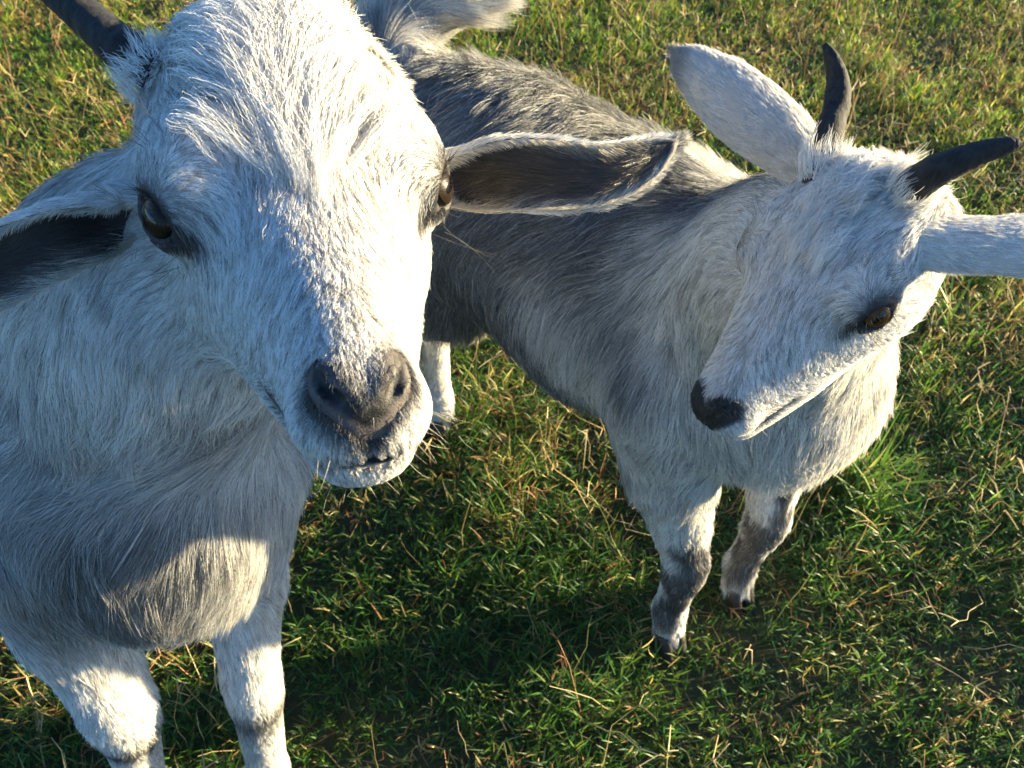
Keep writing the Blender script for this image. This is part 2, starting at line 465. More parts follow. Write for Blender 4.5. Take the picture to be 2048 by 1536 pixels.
def lawn():
    r_ = np.random.default_rng(21)
    parts = []
    def field(xy, leaves, wscale, lscale):
        n = len(xy)
        P = np.concatenate([xy, np.zeros((n, 1))], 1)
        hgt = (1 + 0.30 * NZ[0](P, 3.0) + 0.20 * NZ[1](P, 9.0)) * (1 - 0.25 * smoothstep(0.7, 1.5, P[:, 1]))
        dry = np.clip(0.10 + 0.16 * NZ[2](P, 2.2) + 0.14 * NZ[3](P, 7.0) + 0.26 * smoothstep(0.7, 1.6, P[:, 1]), 0.03, 0.7)
        lush = smoothstep(-0.8, 1.2, NZ[4](P, 4.0))
        # each sprig carries several short leaves set alternately up a leaning stem
        saz = r_.uniform(0, 6.283, n); sl = np.abs(r_.normal(0.5, 0.35, n)); sh = 0.022 * np.clip(hgt, 0.5, 2) * r_.uniform(0.5, 1.4, n) * lscale
        stem = np.stack([np.cos(saz) * np.sin(sl), np.sin(saz) * np.sin(sl), np.cos(sl)], 1) * sh[:, None]
        isdry = r_.random(n) < dry
        gi = r_.integers(0, 5, n)
        cb = GREENS[gi] * np.where(lush > 0.5, 1.08, 0.9)[:, None]
        cb = cb * (1 + np.array([2.8, 1.5, 0.7]) * smoothstep(0.5, 1.5, P[:, 1])[:, None])  # farther blades drier and yellower, with sunlit brightness put into their colour
        cb = np.where(isdry[:, None], DRYS[r_.integers(0, 4, n)], cb)
        for k in range(leaves):
            t = (k + r_.random(n)) / leaves
            base = P + stem * t[:, None] * 0.9
            az = saz + (k % 2) * math.pi + r_.normal(0, 0.8, n)
            lean = np.clip(r_.normal(0.75, 0.35, n), 0.05, 1.5)
            ln = 0.0165 * np.clip(hgt, 0.5, 1.8) * r_.uniform(0.5, 1.5, n) * lscale
            wd = 0.0016 * r_.uniform(0.7, 1.3, n) * wscale
            c = cb * r_.uniform(0.65, 1.35, (n, 1)) * (1 + r_.normal(0, 0.06, (n, 3)))
            odd = r_.random(n) < 0.05
            c[odd] = DRYS[r_.integers(0, 4, odd.sum())]
            parts.append(blades(base, az, lean, ln, wd, r_.normal(0.22, 0.25, n), c))
    # in and just around the frame: dense; beyond: coarser
    xy = np.stack([r_.uniform(-1.5, 1.5, 112000), r_.uniform(-0.15, 2.25, 112000)], 1)
    thin = NZ[7](np.concatenate([xy, xy[:, :1] * 0], 1), 3.2) + 0.6 * NZ[8](np.concatenate([xy, xy[:, :1] * 0], 1), 9.0)
    xy = xy[r_.random(len(xy)) > 0.4 * smoothstep(0.6, 1.8, thin)]
    near = inside_view(np.concatenate([xy, np.zeros((len(xy), 1))], 1), 0.10)
    field(xy[near], 5, 1.0, 1.0)
    xy = np.stack([r_.uniform(-1.7, 1.7, 85000), r_.uniform(-0.7, 2.4, 85000)], 1)
    P0 = np.concatenate([xy, np.zeros((len(xy), 1))], 1)
    field(xy[~inside_view(P0, 0.08)], 2, 1.8, 1.15)
    xy = np.stack([r_.uniform(-3.2, 3.2, 36000), r_.uniform(-1.6, 4.6, 36000)], 1)
    far = (np.abs(xy[:, 0]) > 1.65) | (xy[:, 1] > 2.35) | (xy[:, 1] < -0.65)
    field(xy[far], 3, 1.9, 1.35)
    # thatch: thin dead blades lying flat
    n = 26000
    xy = np.stack([r_.uniform(-1.4, 1.4, n), r_.uniform(0.0, 2.1, n)], 1)
    parts.append(blades(np.concatenate([xy, r_.uniform(0.001, 0.006, (n, 1))], 1), r_.uniform(0, 6.28, n), r_.normal(1.35, 0.15, n), r_.uniform(0.015, 0.04, n), r_.uniform(0.0008, 0.0016, n), r_.normal(0.05, 0.1, n),
                        DRYS[r_.integers(0, 4, n)] * r_.uniform(0.3, 0.8, (n, 1))))
    V = []; F = []; Cc = []; o = 0
    for v, f_, c in parts:
        V.append(v); F.append(f_ + o); Cc.append(c); o += len(v)
    print('verts grass tris', sum(len(f_) for _, f_, _ in parts))
    g_ = mesh_obj('grass', np.concatenate(V), np.concatenate(F), M_GRASS, smooth=False)
    add_tint(g_, np.concatenate(Cc))
    tag(g_, 'short dewy pasture grass with dry blades all around the goats', 'grass', kind='stuff')


def add_tint(o, rgb):
    a_ = o.data.attributes.new('tint', 'FLOAT_COLOR', 'POINT')
    c = np.concatenate([np.clip(np.asarray(rgb, dtype=np.float32), 0, 1), np.ones((len(rgb), 1), np.float32)], 1)
    a_.data.foreach_set('color', c.ravel())


def tubes(H, rad, colr):
    """Three-sided stems along polylines H (n, K, 3)."""
    n, K, _ = H.shape
    T = unit(np.gradient(H, axis=1))
    ref = np.where(np.abs(T[..., 2:3]) > 0.9, np.array([1.0, 0, 0]), np.array([0, 0, 1.0]))
    A = unit(np.cross(T, ref)); B = np.cross(T, A)
    taper = np.linspace(1, 0.45, K)[None, :, None]
    V = np.stack([H + (math.cos(a_) * A + math.sin(a_) * B) * rad[:, None, None] * taper for a_ in (0, 2.094, 4.189)], 2)
    V = V.reshape(n, K * 3, 3)
    tri = []
    for k in range(K - 1):
        for j in range(3):
            a_, b_ = k * 3 + j, k * 3 + (j + 1) % 3
            tri += [(a_, b_, b_ + 3), (a_, b_ + 3, a_ + 3)]
    F = (np.arange(n)[:, None, None] * (K * 3) + np.array(tri)[None]).reshape(-1, 3)
    return V.reshape(-1, 3), F, np.repeat(colr, K * 3, axis=0)


lawn()

# ------------------------------------------------------------------ goats
def ear_surface(spine, opens, halfw, cup, nu=40, nv=25, thick=0.0035):
    """A leaf-shaped ear: spine points, the direction its hollow faces along the spine, half widths (upper, lower edge), and how far it is rolled (degrees)."""
    S = smooth_curve(spine, nu); O = smooth_curve(opens, nu); W = smooth_curve(halfw, nu); Cp = np.radians(smooth_curve(np.asarray(cup)[:, None], nu))[:, 0]
    T = unit(np.gradient(S, axis=0))
    O = unit(O - T * (O * T).sum(1, keepdims=True))
    B = np.cross(T, O)
    v = np.linspace(-1, 1, nv)
    inner = np.zeros((nu, nv, 3))
    for i in range(nu):
        w = np.where(v > 0, W[i, 0], W[i, 1])
        ang = v * Cp[i] + 1e-6
        r = w / max(Cp[i], 1e-3)
        inner[i] = S[i] + (np.sin(ang) * r)[:, None] * B[i] + ((1 - np.cos(ang)) * r)[:, None] * O[i]
    du = np.gradient(inner, axis=0); dv = np.gradient(inner, axis=1)
    nrm = unit(np.cross(du, dv))
    nrm *= np.sign((nrm * O[:, None]).sum(-1, keepdims=True) + 1e-9)
    edge = np.sqrt(np.clip(1 - np.abs(v) ** 4, 0, 1)) * 0.9 + 0.1
    outer = inner - nrm * thick * edge[None, :, None]
    V = np.concatenate([inner.reshape(-1, 3), outer.reshape(-1, 3)])
    fc = []
    n = nu * nv
    for i in range(nu - 1):
        for j in range(nv - 1):
            a, b, c, d = i * nv + j, (i + 1) * nv + j, (i + 1) * nv + j + 1, i * nv + j + 1
            fc.append((a, b, c, d)); fc.append((n + a, n + d, n + c, n + b))
        for j in (0, nv - 1):
            a, b = i * nv + j, (i + 1) * nv + j
            fc.append((a, n + a, n + b, b) if j == 0 else (a, b, n + b, n + a))
    for j in range(nv - 1):
        a, b = (nu - 1) * nv + j, (nu - 1) * nv + j + 1
        fc.append((a, n + a, n + b, b))
    return V, np.array(fc), dict(inner=inner, outer=outer, nrm=nrm, T=T, B=B, O=O)


def horn_mesh(pts, radii, flat=0.8, ns=64, nr=28, ridges=0.022, seed=1):
    r_ = np.random.default_rng(seed)
    S = smooth_curve(pts, ns); R = smooth_curve(np.asarray(radii)[:, None], ns)[:, 0]
    T = unit(np.gradient(S, axis=0))
    ref = unit(S[-1] - S[0] + 0.3 * np.array([0.3, 0.5, 0.2])); side = unit(np.cross(T, np.tile([0.2, 0.9, 0.4], (ns, 1)))); oth = np.cross(T, side)
    th = np.linspace(0, 2 * np.pi, nr, endpoint=False)
    wob = 1 + ridges * np.sin(np.arange(ns) * 1.15 + 1.2 * np.sin(np.arange(ns) * 0.37 + seed)) * np.linspace(1, 0.15, ns) + r_.normal(0, 0.012, ns)
    V = []
    for i in range(ns):
        keel = 1 + 0.10 * np.exp(-((np.angle(np.exp(1j * (th - 0.4)))) / 0.35) ** 2)
        rr = R[i] * wob[i] * keel + r_.normal(0, 0.012 * R[0], nr)
        V.append(S[i] + (np.cos(th) * rr)[:, None] * side[i] + (np.sin(th) * rr * flat)[:, None] * oth[i])
    V = np.concatenate(V + [S[-1:] + T[-1] * R[-1] * 0.8])
    fc = [(i * nr + j, i * nr + (j + 1) % nr, (i + 1) * nr + (j + 1) % nr, (i + 1) * nr + j) for i in range(ns - 1) for j in range(nr)]
    tip = len(V) - 1
    fc += [((ns - 1) * nr + j, (ns - 1) * nr + (j + 1) % nr, tip, tip) for j in range(nr)]
    return V, fc


def uv_ball(c, r, M, nu=28, nv=18):
    """Ball with its pole along the first column of M."""
    V = []
    for i in range(nv + 1):
        a = math.pi * i / nv
        for j in range(nu):
            b_ = 2 * math.pi * j / nu
            V.append((math.cos(a), math.sin(a) * math.cos(b_), math.sin(a) * math.sin(b_)))
    V = np.asarray(c) + r * (np.array(V) @ np.asarray(M).T)
    fc = [(i * nu + j, (i + 1) * nu + j, (i + 1) * nu + (j + 1) % nu, i * nu + (j + 1) % nu) for i in range(nv) for j in range(nu)]
    return V, fc


# materials of the bare parts
def mat_skin():
    m, N, L, b = new_mat('goat_skin')
    at_ = N.new('ShaderNodeAttribute'); at_.attribute_name = 'tint'
    L.new(at_.outputs['Color'], b.inputs['Base Color'])
    b.inputs['Roughness'].default_value = 0.6
    nz = N.new('ShaderNodeTexNoise'); nz.inputs['Scale'].default_value = 900; nz.inputs['Detail'].default_value = 3
    bp = N.new('ShaderNodeBump'); bp.inputs['Strength'].default_value = 0.35; bp.inputs['Distance'].default_value = 0.001
    L.new(nz.outputs['Fac'], bp.inputs['Height']); L.new(bp.outputs['Normal'], b.inputs['Normal'])
    return m


def mat_horn():
    m, N, L, b = new_mat('horn')
    tc = N.new('ShaderNodeTexCoord')
    nz = N.new('ShaderNodeTexNoise'); nz.inputs['Scale'].default_value = 260; nz.inputs['Detail'].default_value = 6; nz.inputs['Roughness'].default_value = 0.7
    mp = N.new('ShaderNodeMapping'); mp.inputs['Scale'].default_value = (1, 1, 0.25)
    L.new(tc.outputs['Object'], mp.inputs['Vector']); L.new(mp.outputs['Vector'], nz.inputs['Vector'])
    cr = N.new('ShaderNodeValToRGB')
    cr.color_ramp.elements[0].position = 0.32; cr.color_ramp.elements[0].color = (0.008, 0.008, 0.010, 1)
    cr.color_ramp.elements[1].position = 0.75; cr.color_ramp.elements[1].color = (0.04, 0.038, 0.038, 1)
    L.new(nz.outputs['Fac'], cr.inputs['Fac']); L.new(cr.outputs['Color'], b.inputs['Base Color'])
    b.inputs['Roughness'].default_value = 0.72; b.inputs['Specular IOR Level'].default_value = 0.3
    bp = N.new('ShaderNodeBump'); bp.inputs['Strength'].default_value = 0.9; bp.inputs['Distance'].default_value = 0.001
    L.new(nz.outputs['Fac'], bp.inputs['Height']); L.new(bp.outputs['Normal'], b.inputs['Normal'])
    return m


def plain(name, c, rough=0.5, spec=0.5, coat=0.0):
    m, N, L, b = new_mat(name)
    b.inputs['Base Color'].default_value = (*c, 1)
    b.inputs['Roughness'].default_value = rough
    b.inputs['Specular IOR Level'].default_value = spec
    b.inputs['Coat Weight'].default_value = coat
    b.inputs['Coat Roughness'].default_value = 0.02
    return m


def mat_iris(c0, c1):
    m, N, L, b = new_mat('iris')
    nz = N.new('ShaderNodeTexNoise'); nz.inputs['Scale'].default_value = 1400; nz.inputs['Detail'].default_value = 4
    cr = N.new('ShaderNodeValToRGB')
    cr.color_ramp.elements[0].position = 0.35; cr.color_ramp.elements[0].color = (*c0, 1)
    cr.color_ramp.elements[1].position = 0.7; cr.color_ramp.elements[1].color = (*c1, 1)
    L.new(nz.outputs['Fac'], cr.inputs['Fac']); L.new(cr.outputs['Color'], b.inputs['Base Color'])
    b.inputs['Roughness'].default_value = 0.35
    b.inputs['Specular IOR Level'].default_value = 0.18; b.inputs['Coat Weight'].default_value = 0.1; b.inputs['Coat Roughness'].default_value = 0.01
    return m


M_SKIN, M_HORN = mat_skin(), mat_horn()
M_EYE = plain('eyeball', (0.005, 0.004, 0.004), 0.15, 0.3, 0.12)
M_PUPIL = plain('pupil', (0.003, 0.003, 0.005), 0.1, 0.3, 0.35)
M_HOOF = plain('hoof', (0.03, 0.026, 0.022), 0.5)
M_IRIS_NEAR = mat_iris((0.009, 0.005, 0.003), (0.024, 0.012, 0.006))
M_IRIS_KID = mat_iris((0.05, 0.024, 0.006), (0.12, 0.058, 0.013))


def make_eye(goat, h, x, m_iris, r=0.98, look=None):
    ep = np.array([EYE_X * x, 0.15, -1.2]); out = unit(np.array([0.80 * x, 0.46, 0.40]))
    look = out if look is None else unit(look)
    yy = np.array([-0.45 * x, 0.85, -0.30]); yy = unit(yy - look * (yy @ look))
    M = np.stack([look, yy, np.cross(look, yy)], 1)
    c = ep - 0.02 * out + 0.08 * yy
    V, f_ = uv_ball((0, 0, 0), r, M)
    eye = mesh_obj('eye', h.w(c + V), f_, M_EYE, goat)
    # iris: a shallow dome cap; pupil: a level slot lying on it
    def cap(rad, lift, name, mat, slot=None, parent=eye):
        nr, na = 8, 40
        P = [(lift, 0, 0)]
        for i in range(1, nr + 1):
            for j in range(na):
                a_ = 2 * math.pi * j / na
                if slot:
                    y_ = slot[0] * math.copysign(abs(math.cos(a_)) ** 0.6, math.cos(a_)) * i / nr; z_ = slot[1] * math.copysign(abs(math.sin(a_)) ** 0.6, math.sin(a_)) * i / nr
                else:
                    y_, z_ = rad * math.cos(a_) * i / nr, rad * math.sin(a_) * i / nr
                P.append((math.sqrt(max(lift * lift - y_ * y_ - z_ * z_, 0)), y_, z_))
        P = np.array(P)
        F = [(0, 0, 1 + j, 1 + (j + 1) % na) for j in range(na)]
        F += [(1 + i * na + j, 1 + (i + 1) * na + j, 1 + (i + 1) * na + (j + 1) % na, 1 + i * na + (j + 1) % na) for i in range(nr - 1) for j in range(na)]
        return mesh_obj(name, h.w(c + P @ M.T), F, mat, parent)
    cap(0.72, r + 0.02, 'iris', m_iris)
    cap(0, r + 0.035, 'pupil', M_PUPIL, (0.46, 0.15))
    return eye


def make_goat(verts, faces, label, h, m_iris):
    g_ = mesh_obj('goat', verts, faces, M_SKIN)
    tag(g_, label, 'goat', 'young white goats')
    for x in (1, -1):
        make_eye(g_, h, x, m_iris)
    return g_


field_near, vn, fn = build_near_body()
goat_near = make_goat(vn, fn, 'larger white goat looking up at the camera with dark-lined ears out', NEAR, M_IRIS_NEAR)
field_kid, vk, fk = build_kid_body()
goat_kid = make_goat(vk, fk, 'smaller grey and white goat with two upright horns looking down', KID, M_IRIS_KID)

def make_hoof(goat, foot, fwd, size=1.0):
    """A cloven hoof: two tapering claws with flat soles."""
    fwd = unit(np.array([fwd[0], fwd[1], 0.0])); sd = np.array([-fwd[1], fwd[0], 0.0])
    prof = [(0.0, -0.016, 0.020, 0.0088), (0.007, -0.016, 0.018, 0.0088), (0.016, -0.014, 0.013, 0.0078), (0.025, -0.011, 0.008, 0.0066), (0.029, -0.008, 0.004, 0.004)]
    V = []; F = []
    for sgn in (-1, 1):
        o = len(V); na = 14
        for z, y0, y1, w in prof:
            for j in range(na):
                a_ = 2 * math.pi * j / na
                cy, sy = math.cos(a_), math.sin(a_)
                y_ = (y0 + y1) / 2 + (y1 - y0) / 2 * math.copysign(abs(cy) ** 0.8, cy)
                x_ = w * math.copysign(abs(sy) ** 0.8, sy) * (1 - 0.35 * max(cy, 0)) + sgn * (0.0094 - 0.002 * max(cy, 0))
                V.append(np.array(foot) * (1, 1, 0) + size * (fwd * y_ + sd * x_ + np.array([0, 0, z + 0.0005])))
        for i in range(len(prof) - 1):
            for j in range(na):
                F.append((o + i * na + j, o + i * na + (j + 1) % na, o + (i + 1) * na + (j + 1) % na, o + (i + 1) * na + j))
        for i in (0, len(prof) - 1):
            for j in range(1, na - 2, 2):
                F.append((o + i * na, o + i * na + j, o + i * na + j + 1, o + i * na + j + 2))
    return mesh_obj('hoof', np.array(V), F, M_HOOF, goat)


for fx, fy in ((0.172, 0.380), (0.256, 0.435)):
    make_hoof(goat_kid, (fx, fy, 0), (0.35, -0.94), 1.0)
for fx, fy in ((-0.115, 0.667), (-0.085, 0.669)):
    make_hoof(goat_kid, (fx, fy, 0), (0.5, -0.86), 1.0)
for fx, fy in ((-0.229, 0.21), (-0.345, 0.198)):
    make_hoof(goat_near, (fx, fy, 0), (0.3, -0.95), 1.2)
for fx, fy in ((-0.605, 0.575), (-0.675, 0.43)):
    make_hoof(goat_near, (fx, fy, 0), (0.8, -0.5), 1.2)

# ears (image right / image left of each head)
def C(*v):                                   # direction given as right, up, towards the camera
    return v[0] * AX_R + v[1] * AX_U - v[2] * AX_F


EARS = []
EARS.append((goat_near, ear_surface(
    [at(835, 345, 0.425), at(905, 335, 0.425), at(1000, 335, 0.42), at(1100, 348, 0.416), at(1190, 349, 0.415), at(1265, 330, 0.417), at(1318, 303, 0.42), at(1338, 291, 0.421)],
    [C(0.1, -1.2, 0.7), C(0.1, -1.0, 0.8), C(0.1, -0.55, 1), C(0.0, -0.25, 1), C(0, -0.12, 1), C(0, -0.05, 1), C(0, 0, 1), C(0, 0, 1)],
    [(0.016, 0.016), (0.0225, 0.0195), (0.0245, 0.0195), (0.0200, 0.0185), (0.0172, 0.0150), (0.0132, 0.0122), (0.0062, 0.0060), (0.0006, 0.0006)],
    [95, 90, 70, 52, 40, 30, 22, 18])))
EARS.append((goat_near, ear_surface(
    [at(330, 395, 0.385), at(250, 395, 0.385), at(150, 430, 0.375), at(40, 490, 0.37), at(-80, 570, 0.37), at(-190, 650, 0.375), at(-230, 680, 0.378)],
    [C(-0.1, -1.2, 0.6), C(-0.1, -1.2, 0.65), C(-0.1, -1.1, 0.75), C(-0.1, -1.0, 0.8), C(0, -0.8, 1), C(0.0, -0.5, 1), C(0, -0.4, 1)],
    [(0.018, 0.016), (0.0205, 0.0225), (0.0185, 0.024), (0.0175, 0.022), (0.0165, 0.0165), (0.0095, 0.009), (0.001, 0.001)],
    [95, 95, 80, 60, 50, 40, 35])))
EARS.append((goat_kid, ear_surface(
    [at(1640, 345, 0.51), at(1580, 290, 0.515), at(1520, 240, 0.52), at(1460, 190, 0.525), at(1410, 150, 0.53), at(1378, 125, 0.535), at(1366, 116, 0.537)],
    [C(0.2, 0.2, -1), C(0.2, 0.2, -1), C(0.2, 0.2, -1), C(0.2, 0.2, -1), C(0.2, 0.2, -1), C(0.2, 0.2, -1), C(0.2, 0.2, -1)],
    [(0.017, 0.017), (0.022, 0.022), (0.0245, 0.024), (0.0225, 0.022), (0.0165, 0.016), (0.0095, 0.009), (0.001, 0.001)],
    [75, 62, 50, 42, 38, 35, 30])))
EARS.append((goat_kid, ear_surface(
    [at(1815, 455, 0.445), at(1880, 468, 0.445), at(1960, 478, 0.442), at(2050, 485, 0.44), at(2140, 485, 0.44), at(2200, 480, 0.44), at(2216, 478, 0.44)],
    [C(0.2, -0.3, -1), C(0.2, -0.3, -1), C(0.1, -0.3, -1), C(0.1, -0.2, -1), C(0.1, -0.2, -1), C(0.1, -0.2, -1), C(0.1, -0.2, -1)],
    [(0.021, 0.021), (0.0195, 0.0195), (0.0175, 0.018), (0.0185, 0.0185), (0.016, 0.016), (0.009, 0.009), (0.001, 0.001)],
    [70, 65, 58, 50, 45, 40, 35])))
for g_, (V, F, info) in EARS:
    e_ = mesh_obj('ear', V, F, M_SKIN, g_)
    info['obj'] = e_

# horns
HORNS = [
    (goat_near, [at(370, 200, 0.385), at(300, 140, 0.395), at(240, 95, 0.40), at(185, 45, 0.405), at(120, -10, 0.41), at(40, -70, 0.42), at(-40, -110, 0.43)], [0.0125, 0.0125, 0.0125, 0.0115, 0.01, 0.0075, 0.003]),
    (goat_near, [at(640, 60, 0.45), at(680, -60, 0.475), at(720, -150, 0.495), at(780, -230, 0.51), at(840, -290, 0.525)], [0.012, 0.012, 0.011, 0.008, 0.003]),
    (goat_kid, [at(1640, 370, 0.475), at(1658, 270, 0.475), at(1674, 210, 0.475), at(1676, 160, 0.475), at(1663, 115, 0.475), at(1649, 88, 0.475)], [0.0095, 0.0085, 0.0072, 0.006, 0.0042, 0.0016]),
    (goat_kid, [at(1755, 425, 0.47), at(1850, 355, 0.435), at(1910, 325, 0.425), at(1970, 303, 0.42), at(2020, 290, 0.415), at(2044, 285, 0.413)], [0.0105, 0.0098, 0.0085, 0.0068, 0.0048, 0.0018]),
]
for i, (g_, pts, rad) in enumerate(HORNS):
    V, F = horn_mesh(pts, rad, seed=i)
    mesh_obj('horn', V, F, M_HORN, g_)

# ------------------------------------------------------------------ fur
FUR = 1.0                     # share of the hairs that is grown


def tri_data(V, F):
    F = np.asarray(F); V = np.asarray(V, dtype=float)
    T = np.concatenate([F[:, [0, 1, 2]], F[:, [0, 2, 3]]])
    n = np.cross(V[T[:, 1]] - V[T[:, 0]], V[T[:, 2]] - V[T[:, 0]])
    A = np.linalg.norm(n, axis=1) / 2
    vn_ = np.zeros_like(V)
    for c in range(3):
        np.add.at(vn_, T[:, c], n)
    return V, T, A, unit(vn_)


def scatter(V, T, A, VN, dens, n, r_):
    C_ = V[T].mean(1)
    w = A * dens(C_)
    t = r_.choice(len(T), size=n, p=w / w.sum())
    u = r_.random((n, 2)); fl = u.sum(1) > 1; u[fl] = 1 - u[fl]
    b = np.stack([1 - u.sum(1), u[:, 0], u[:, 1]], 1)
    P = (V[T[t]] * b[..., None]).sum(1); N_ = unit((VN[T[t]] * b[..., None]).sum(1))
    return P, N_


def comb(P, G):
    """Blend guides (position, direction, length, lift) at the points P."""
    pos = np.array([g[0] for g in G]); d = np.array([unit(g[1]) for g in G]); l = np.array([g[2] for g in G]); li = np.array([g[3] for g in G])
    D = np.zeros((len(P), 3)); Ln = np.zeros(len(P)); Lf = np.zeros(len(P)); W = np.zeros(len(P))
    for i in range(len(G)):
        w = 1 / (((P - pos[i]) ** 2).sum(1) + 2e-4) ** 2
        D += w[:, None] * d[i]; Ln += w * l[i]; Lf += w * li[i]; W += w
    return unit(D), Ln / W, Lf / W


def grow(P, N_, D, Ln, Lf, r_, K=6, clump=0.55, clump_size=14, rough=0.12, wave=0.0, droop=0.0, nf=40, flow=0.25):
    n = len(P)
    D = D + flow * np.stack([NZ[i](P, nf) for i in range(3)], 1) + rough * r_.normal(size=(n, 3))
    D = unit(D - N_ * (D * N_).sum(1, keepdims=True))
    Lf = np.clip(Lf + 0.03 + (0.05 + 0.18 * np.clip(Lf, 0, 0.4)) * r_.normal(size=n) + 0.08 * NZ[3](P, nf * 1.5) * np.clip(Ln / 0.010, 0.3, 1), 0.03, 1.45)
    Ln = Ln * np.clip(1 + 0.22 * r_.normal(size=n) + 0.12 * NZ[4](P, nf), 0.35, 1.8)
    t = np.linspace(0, 1, K)
    H = np.zeros((n, K, 3)); H[:, 0] = P - N_ * 0.0008
    up = np.sin(Lf); fw = np.cos(Lf)
    bend = r_.normal(0, wave, size=(n, 3)) + wave * 1.2 * np.stack([NZ[5 + i](P, nf * 0.7) for i in range(3)], 1)
    for k in range(1, K):
        e = t[k]
        v = D * (fw[:, None] + 0.55 * e * up[:, None]) + N_ * (up[:, None] * (1 - 0.85 * e)) + bend * e + np.array([0, 0, -droop * e])
        H[:, k] = H[:, k - 1] + unit(v) * (Ln / (K - 1))[:, None]
    if clump > 0 and n > 200:
        from mathutils.kdtree import KDTree
        m = max(n // clump_size, 2)
        ci = r_.choice(n, m, replace=False)
        kd = KDTree(m)
        for a_, i in enumerate(ci):
            kd.insert(P[i], a_)
        kd.balance()
        near = np.array([kd.find(p)[1] for p in P])
        gsel = ci[near]
        cs = np.clip(clump * (0.6 + 0.5 * r_.random(m)), 0, 0.95)[near] * np.clip(Ln / 0.008, 0.5, 1)
        off = P - P[gsel]
        for k in range(1, K):
            w = (cs * t[k] ** 0.9)[:, None]
            H[:, k] = H[:, k] * (1 - w) + w * (H[gsel, k] + off * 0.12 + 0.0006 * r_.normal(size=(n, 3)))
        cl = near
    else:
        cl = np.arange(n)
    return H, cl


def fur_mat(name, trans=0.38, gloss=0.10):
    m = bpy.data.materials.new(name); m.use_nodes = True
    N_ = m.node_tree.nodes; L = m.node_tree.links
    N_.remove(N_['Principled BSDF'])
    a_ = N_.new('ShaderNodeAttribute'); a_.attribute_name = 'hcol'
    df = N_.new('ShaderNodeBsdfDiffuse'); tr = N_.new('ShaderNodeBsdfTranslucent'); hr = N_.new('ShaderNodeBsdfHair')
    hr.component = 'Reflection'
    hr.inputs['RoughnessU'].default_value = 0.25; hr.inputs['RoughnessV'].default_value = 0.6
    L.new(a_.outputs['Color'], df.inputs['Color']); L.new(a_.outputs['Color'], tr.inputs['Color'])
    hr.inputs['Color'].default_value = (0.7, 0.7, 0.7, 1)
    m1 = N_.new('ShaderNodeMixShader'); m1.inputs[0].default_value = trans
    m2 = N_.new('ShaderNodeMixShader'); m2.inputs[0].default_value = gloss
    L.new(df.outputs[0], m1.inputs[1]); L.new(tr.outputs[0], m1.inputs[2])
    L.new(m1.outputs[0], m2.inputs[1]); L.new(hr.outputs[0], m2.inputs[2])
    L.new(m2.outputs[0], N_['Material Output'].inputs['Surface'])
    return m


M_FUR = fur_mat('fur')
scene.cycles_curves.shape = 'RIBBONS'
N_HAIRS = [0]


def hair_obj(name, H, colr, r0, parent, tip=0.25, mat=None):
    n, K, _ = H.shape
    N_HAIRS[0] += n
    hc = bpy.data.hair_curves.new(name)
    hc.add_curves([K] * n)
    hc.attributes['position'].data.foreach_set('vector', np.ascontiguousarray(H, dtype=np.float32).ravel())
    rad = (np.broadcast_to(np.asarray(r0, dtype=float).reshape(-1, 1), (n, K)) * (1 - (1 - tip) * np.linspace(0, 1, K) ** 1.5)).astype(np.float32)
    hc.attributes.new('radius', 'FLOAT', 'POINT').data.foreach_set('value', rad.ravel())
    c4 = np.concatenate([np.clip(colr, 0.004, 0.95), np.ones((n, 1))], 1).astype(np.float32)
    hc.attributes.new('hcol', 'FLOAT_COLOR', 'CURVE').data.foreach_set('color', c4.ravel())
    hc.materials.append(mat or M_FUR)
    o = bpy.data.objects.new(name, hc); col.objects.link(o)
    o.parent = parent
    return o


WHITE = np.array([0.90, 0.87, 0.83]); GREY = np.array([0.22, 0.22, 0.225]); DARK = np.array([0.045, 0.042, 0.042]); CREAM = np.array([0.8, 0.72, 0.58]); BROWN = np.array([0.16, 0.11, 0.07])


def blend(c, k, m):
    return c * (1 - m[:, None]) + np.asarray(k) * m[:, None]


def seg_dist(P, a, b):
    a = np.asarray(a, float); b = np.asarray(b, float); ab = b - a
    t = np.clip(((P - a) @ ab) / (ab @ ab), 0, 1)
    return np.linalg.norm(P - a - t[:, None] * ab, axis=1)


def mouth_dist(m):
    return np.minimum(seg_dist(m, (0, 10.75, -4.1), (1.1, 10.2, -4.25)), np.minimum(seg_dist(m, (1.1, 10.2, -4.25), (1.95, 8.0, -4.65)), seg_dist(m, (1.95, 8.0, -4.65), (2.4, 6.3, -4.7))))


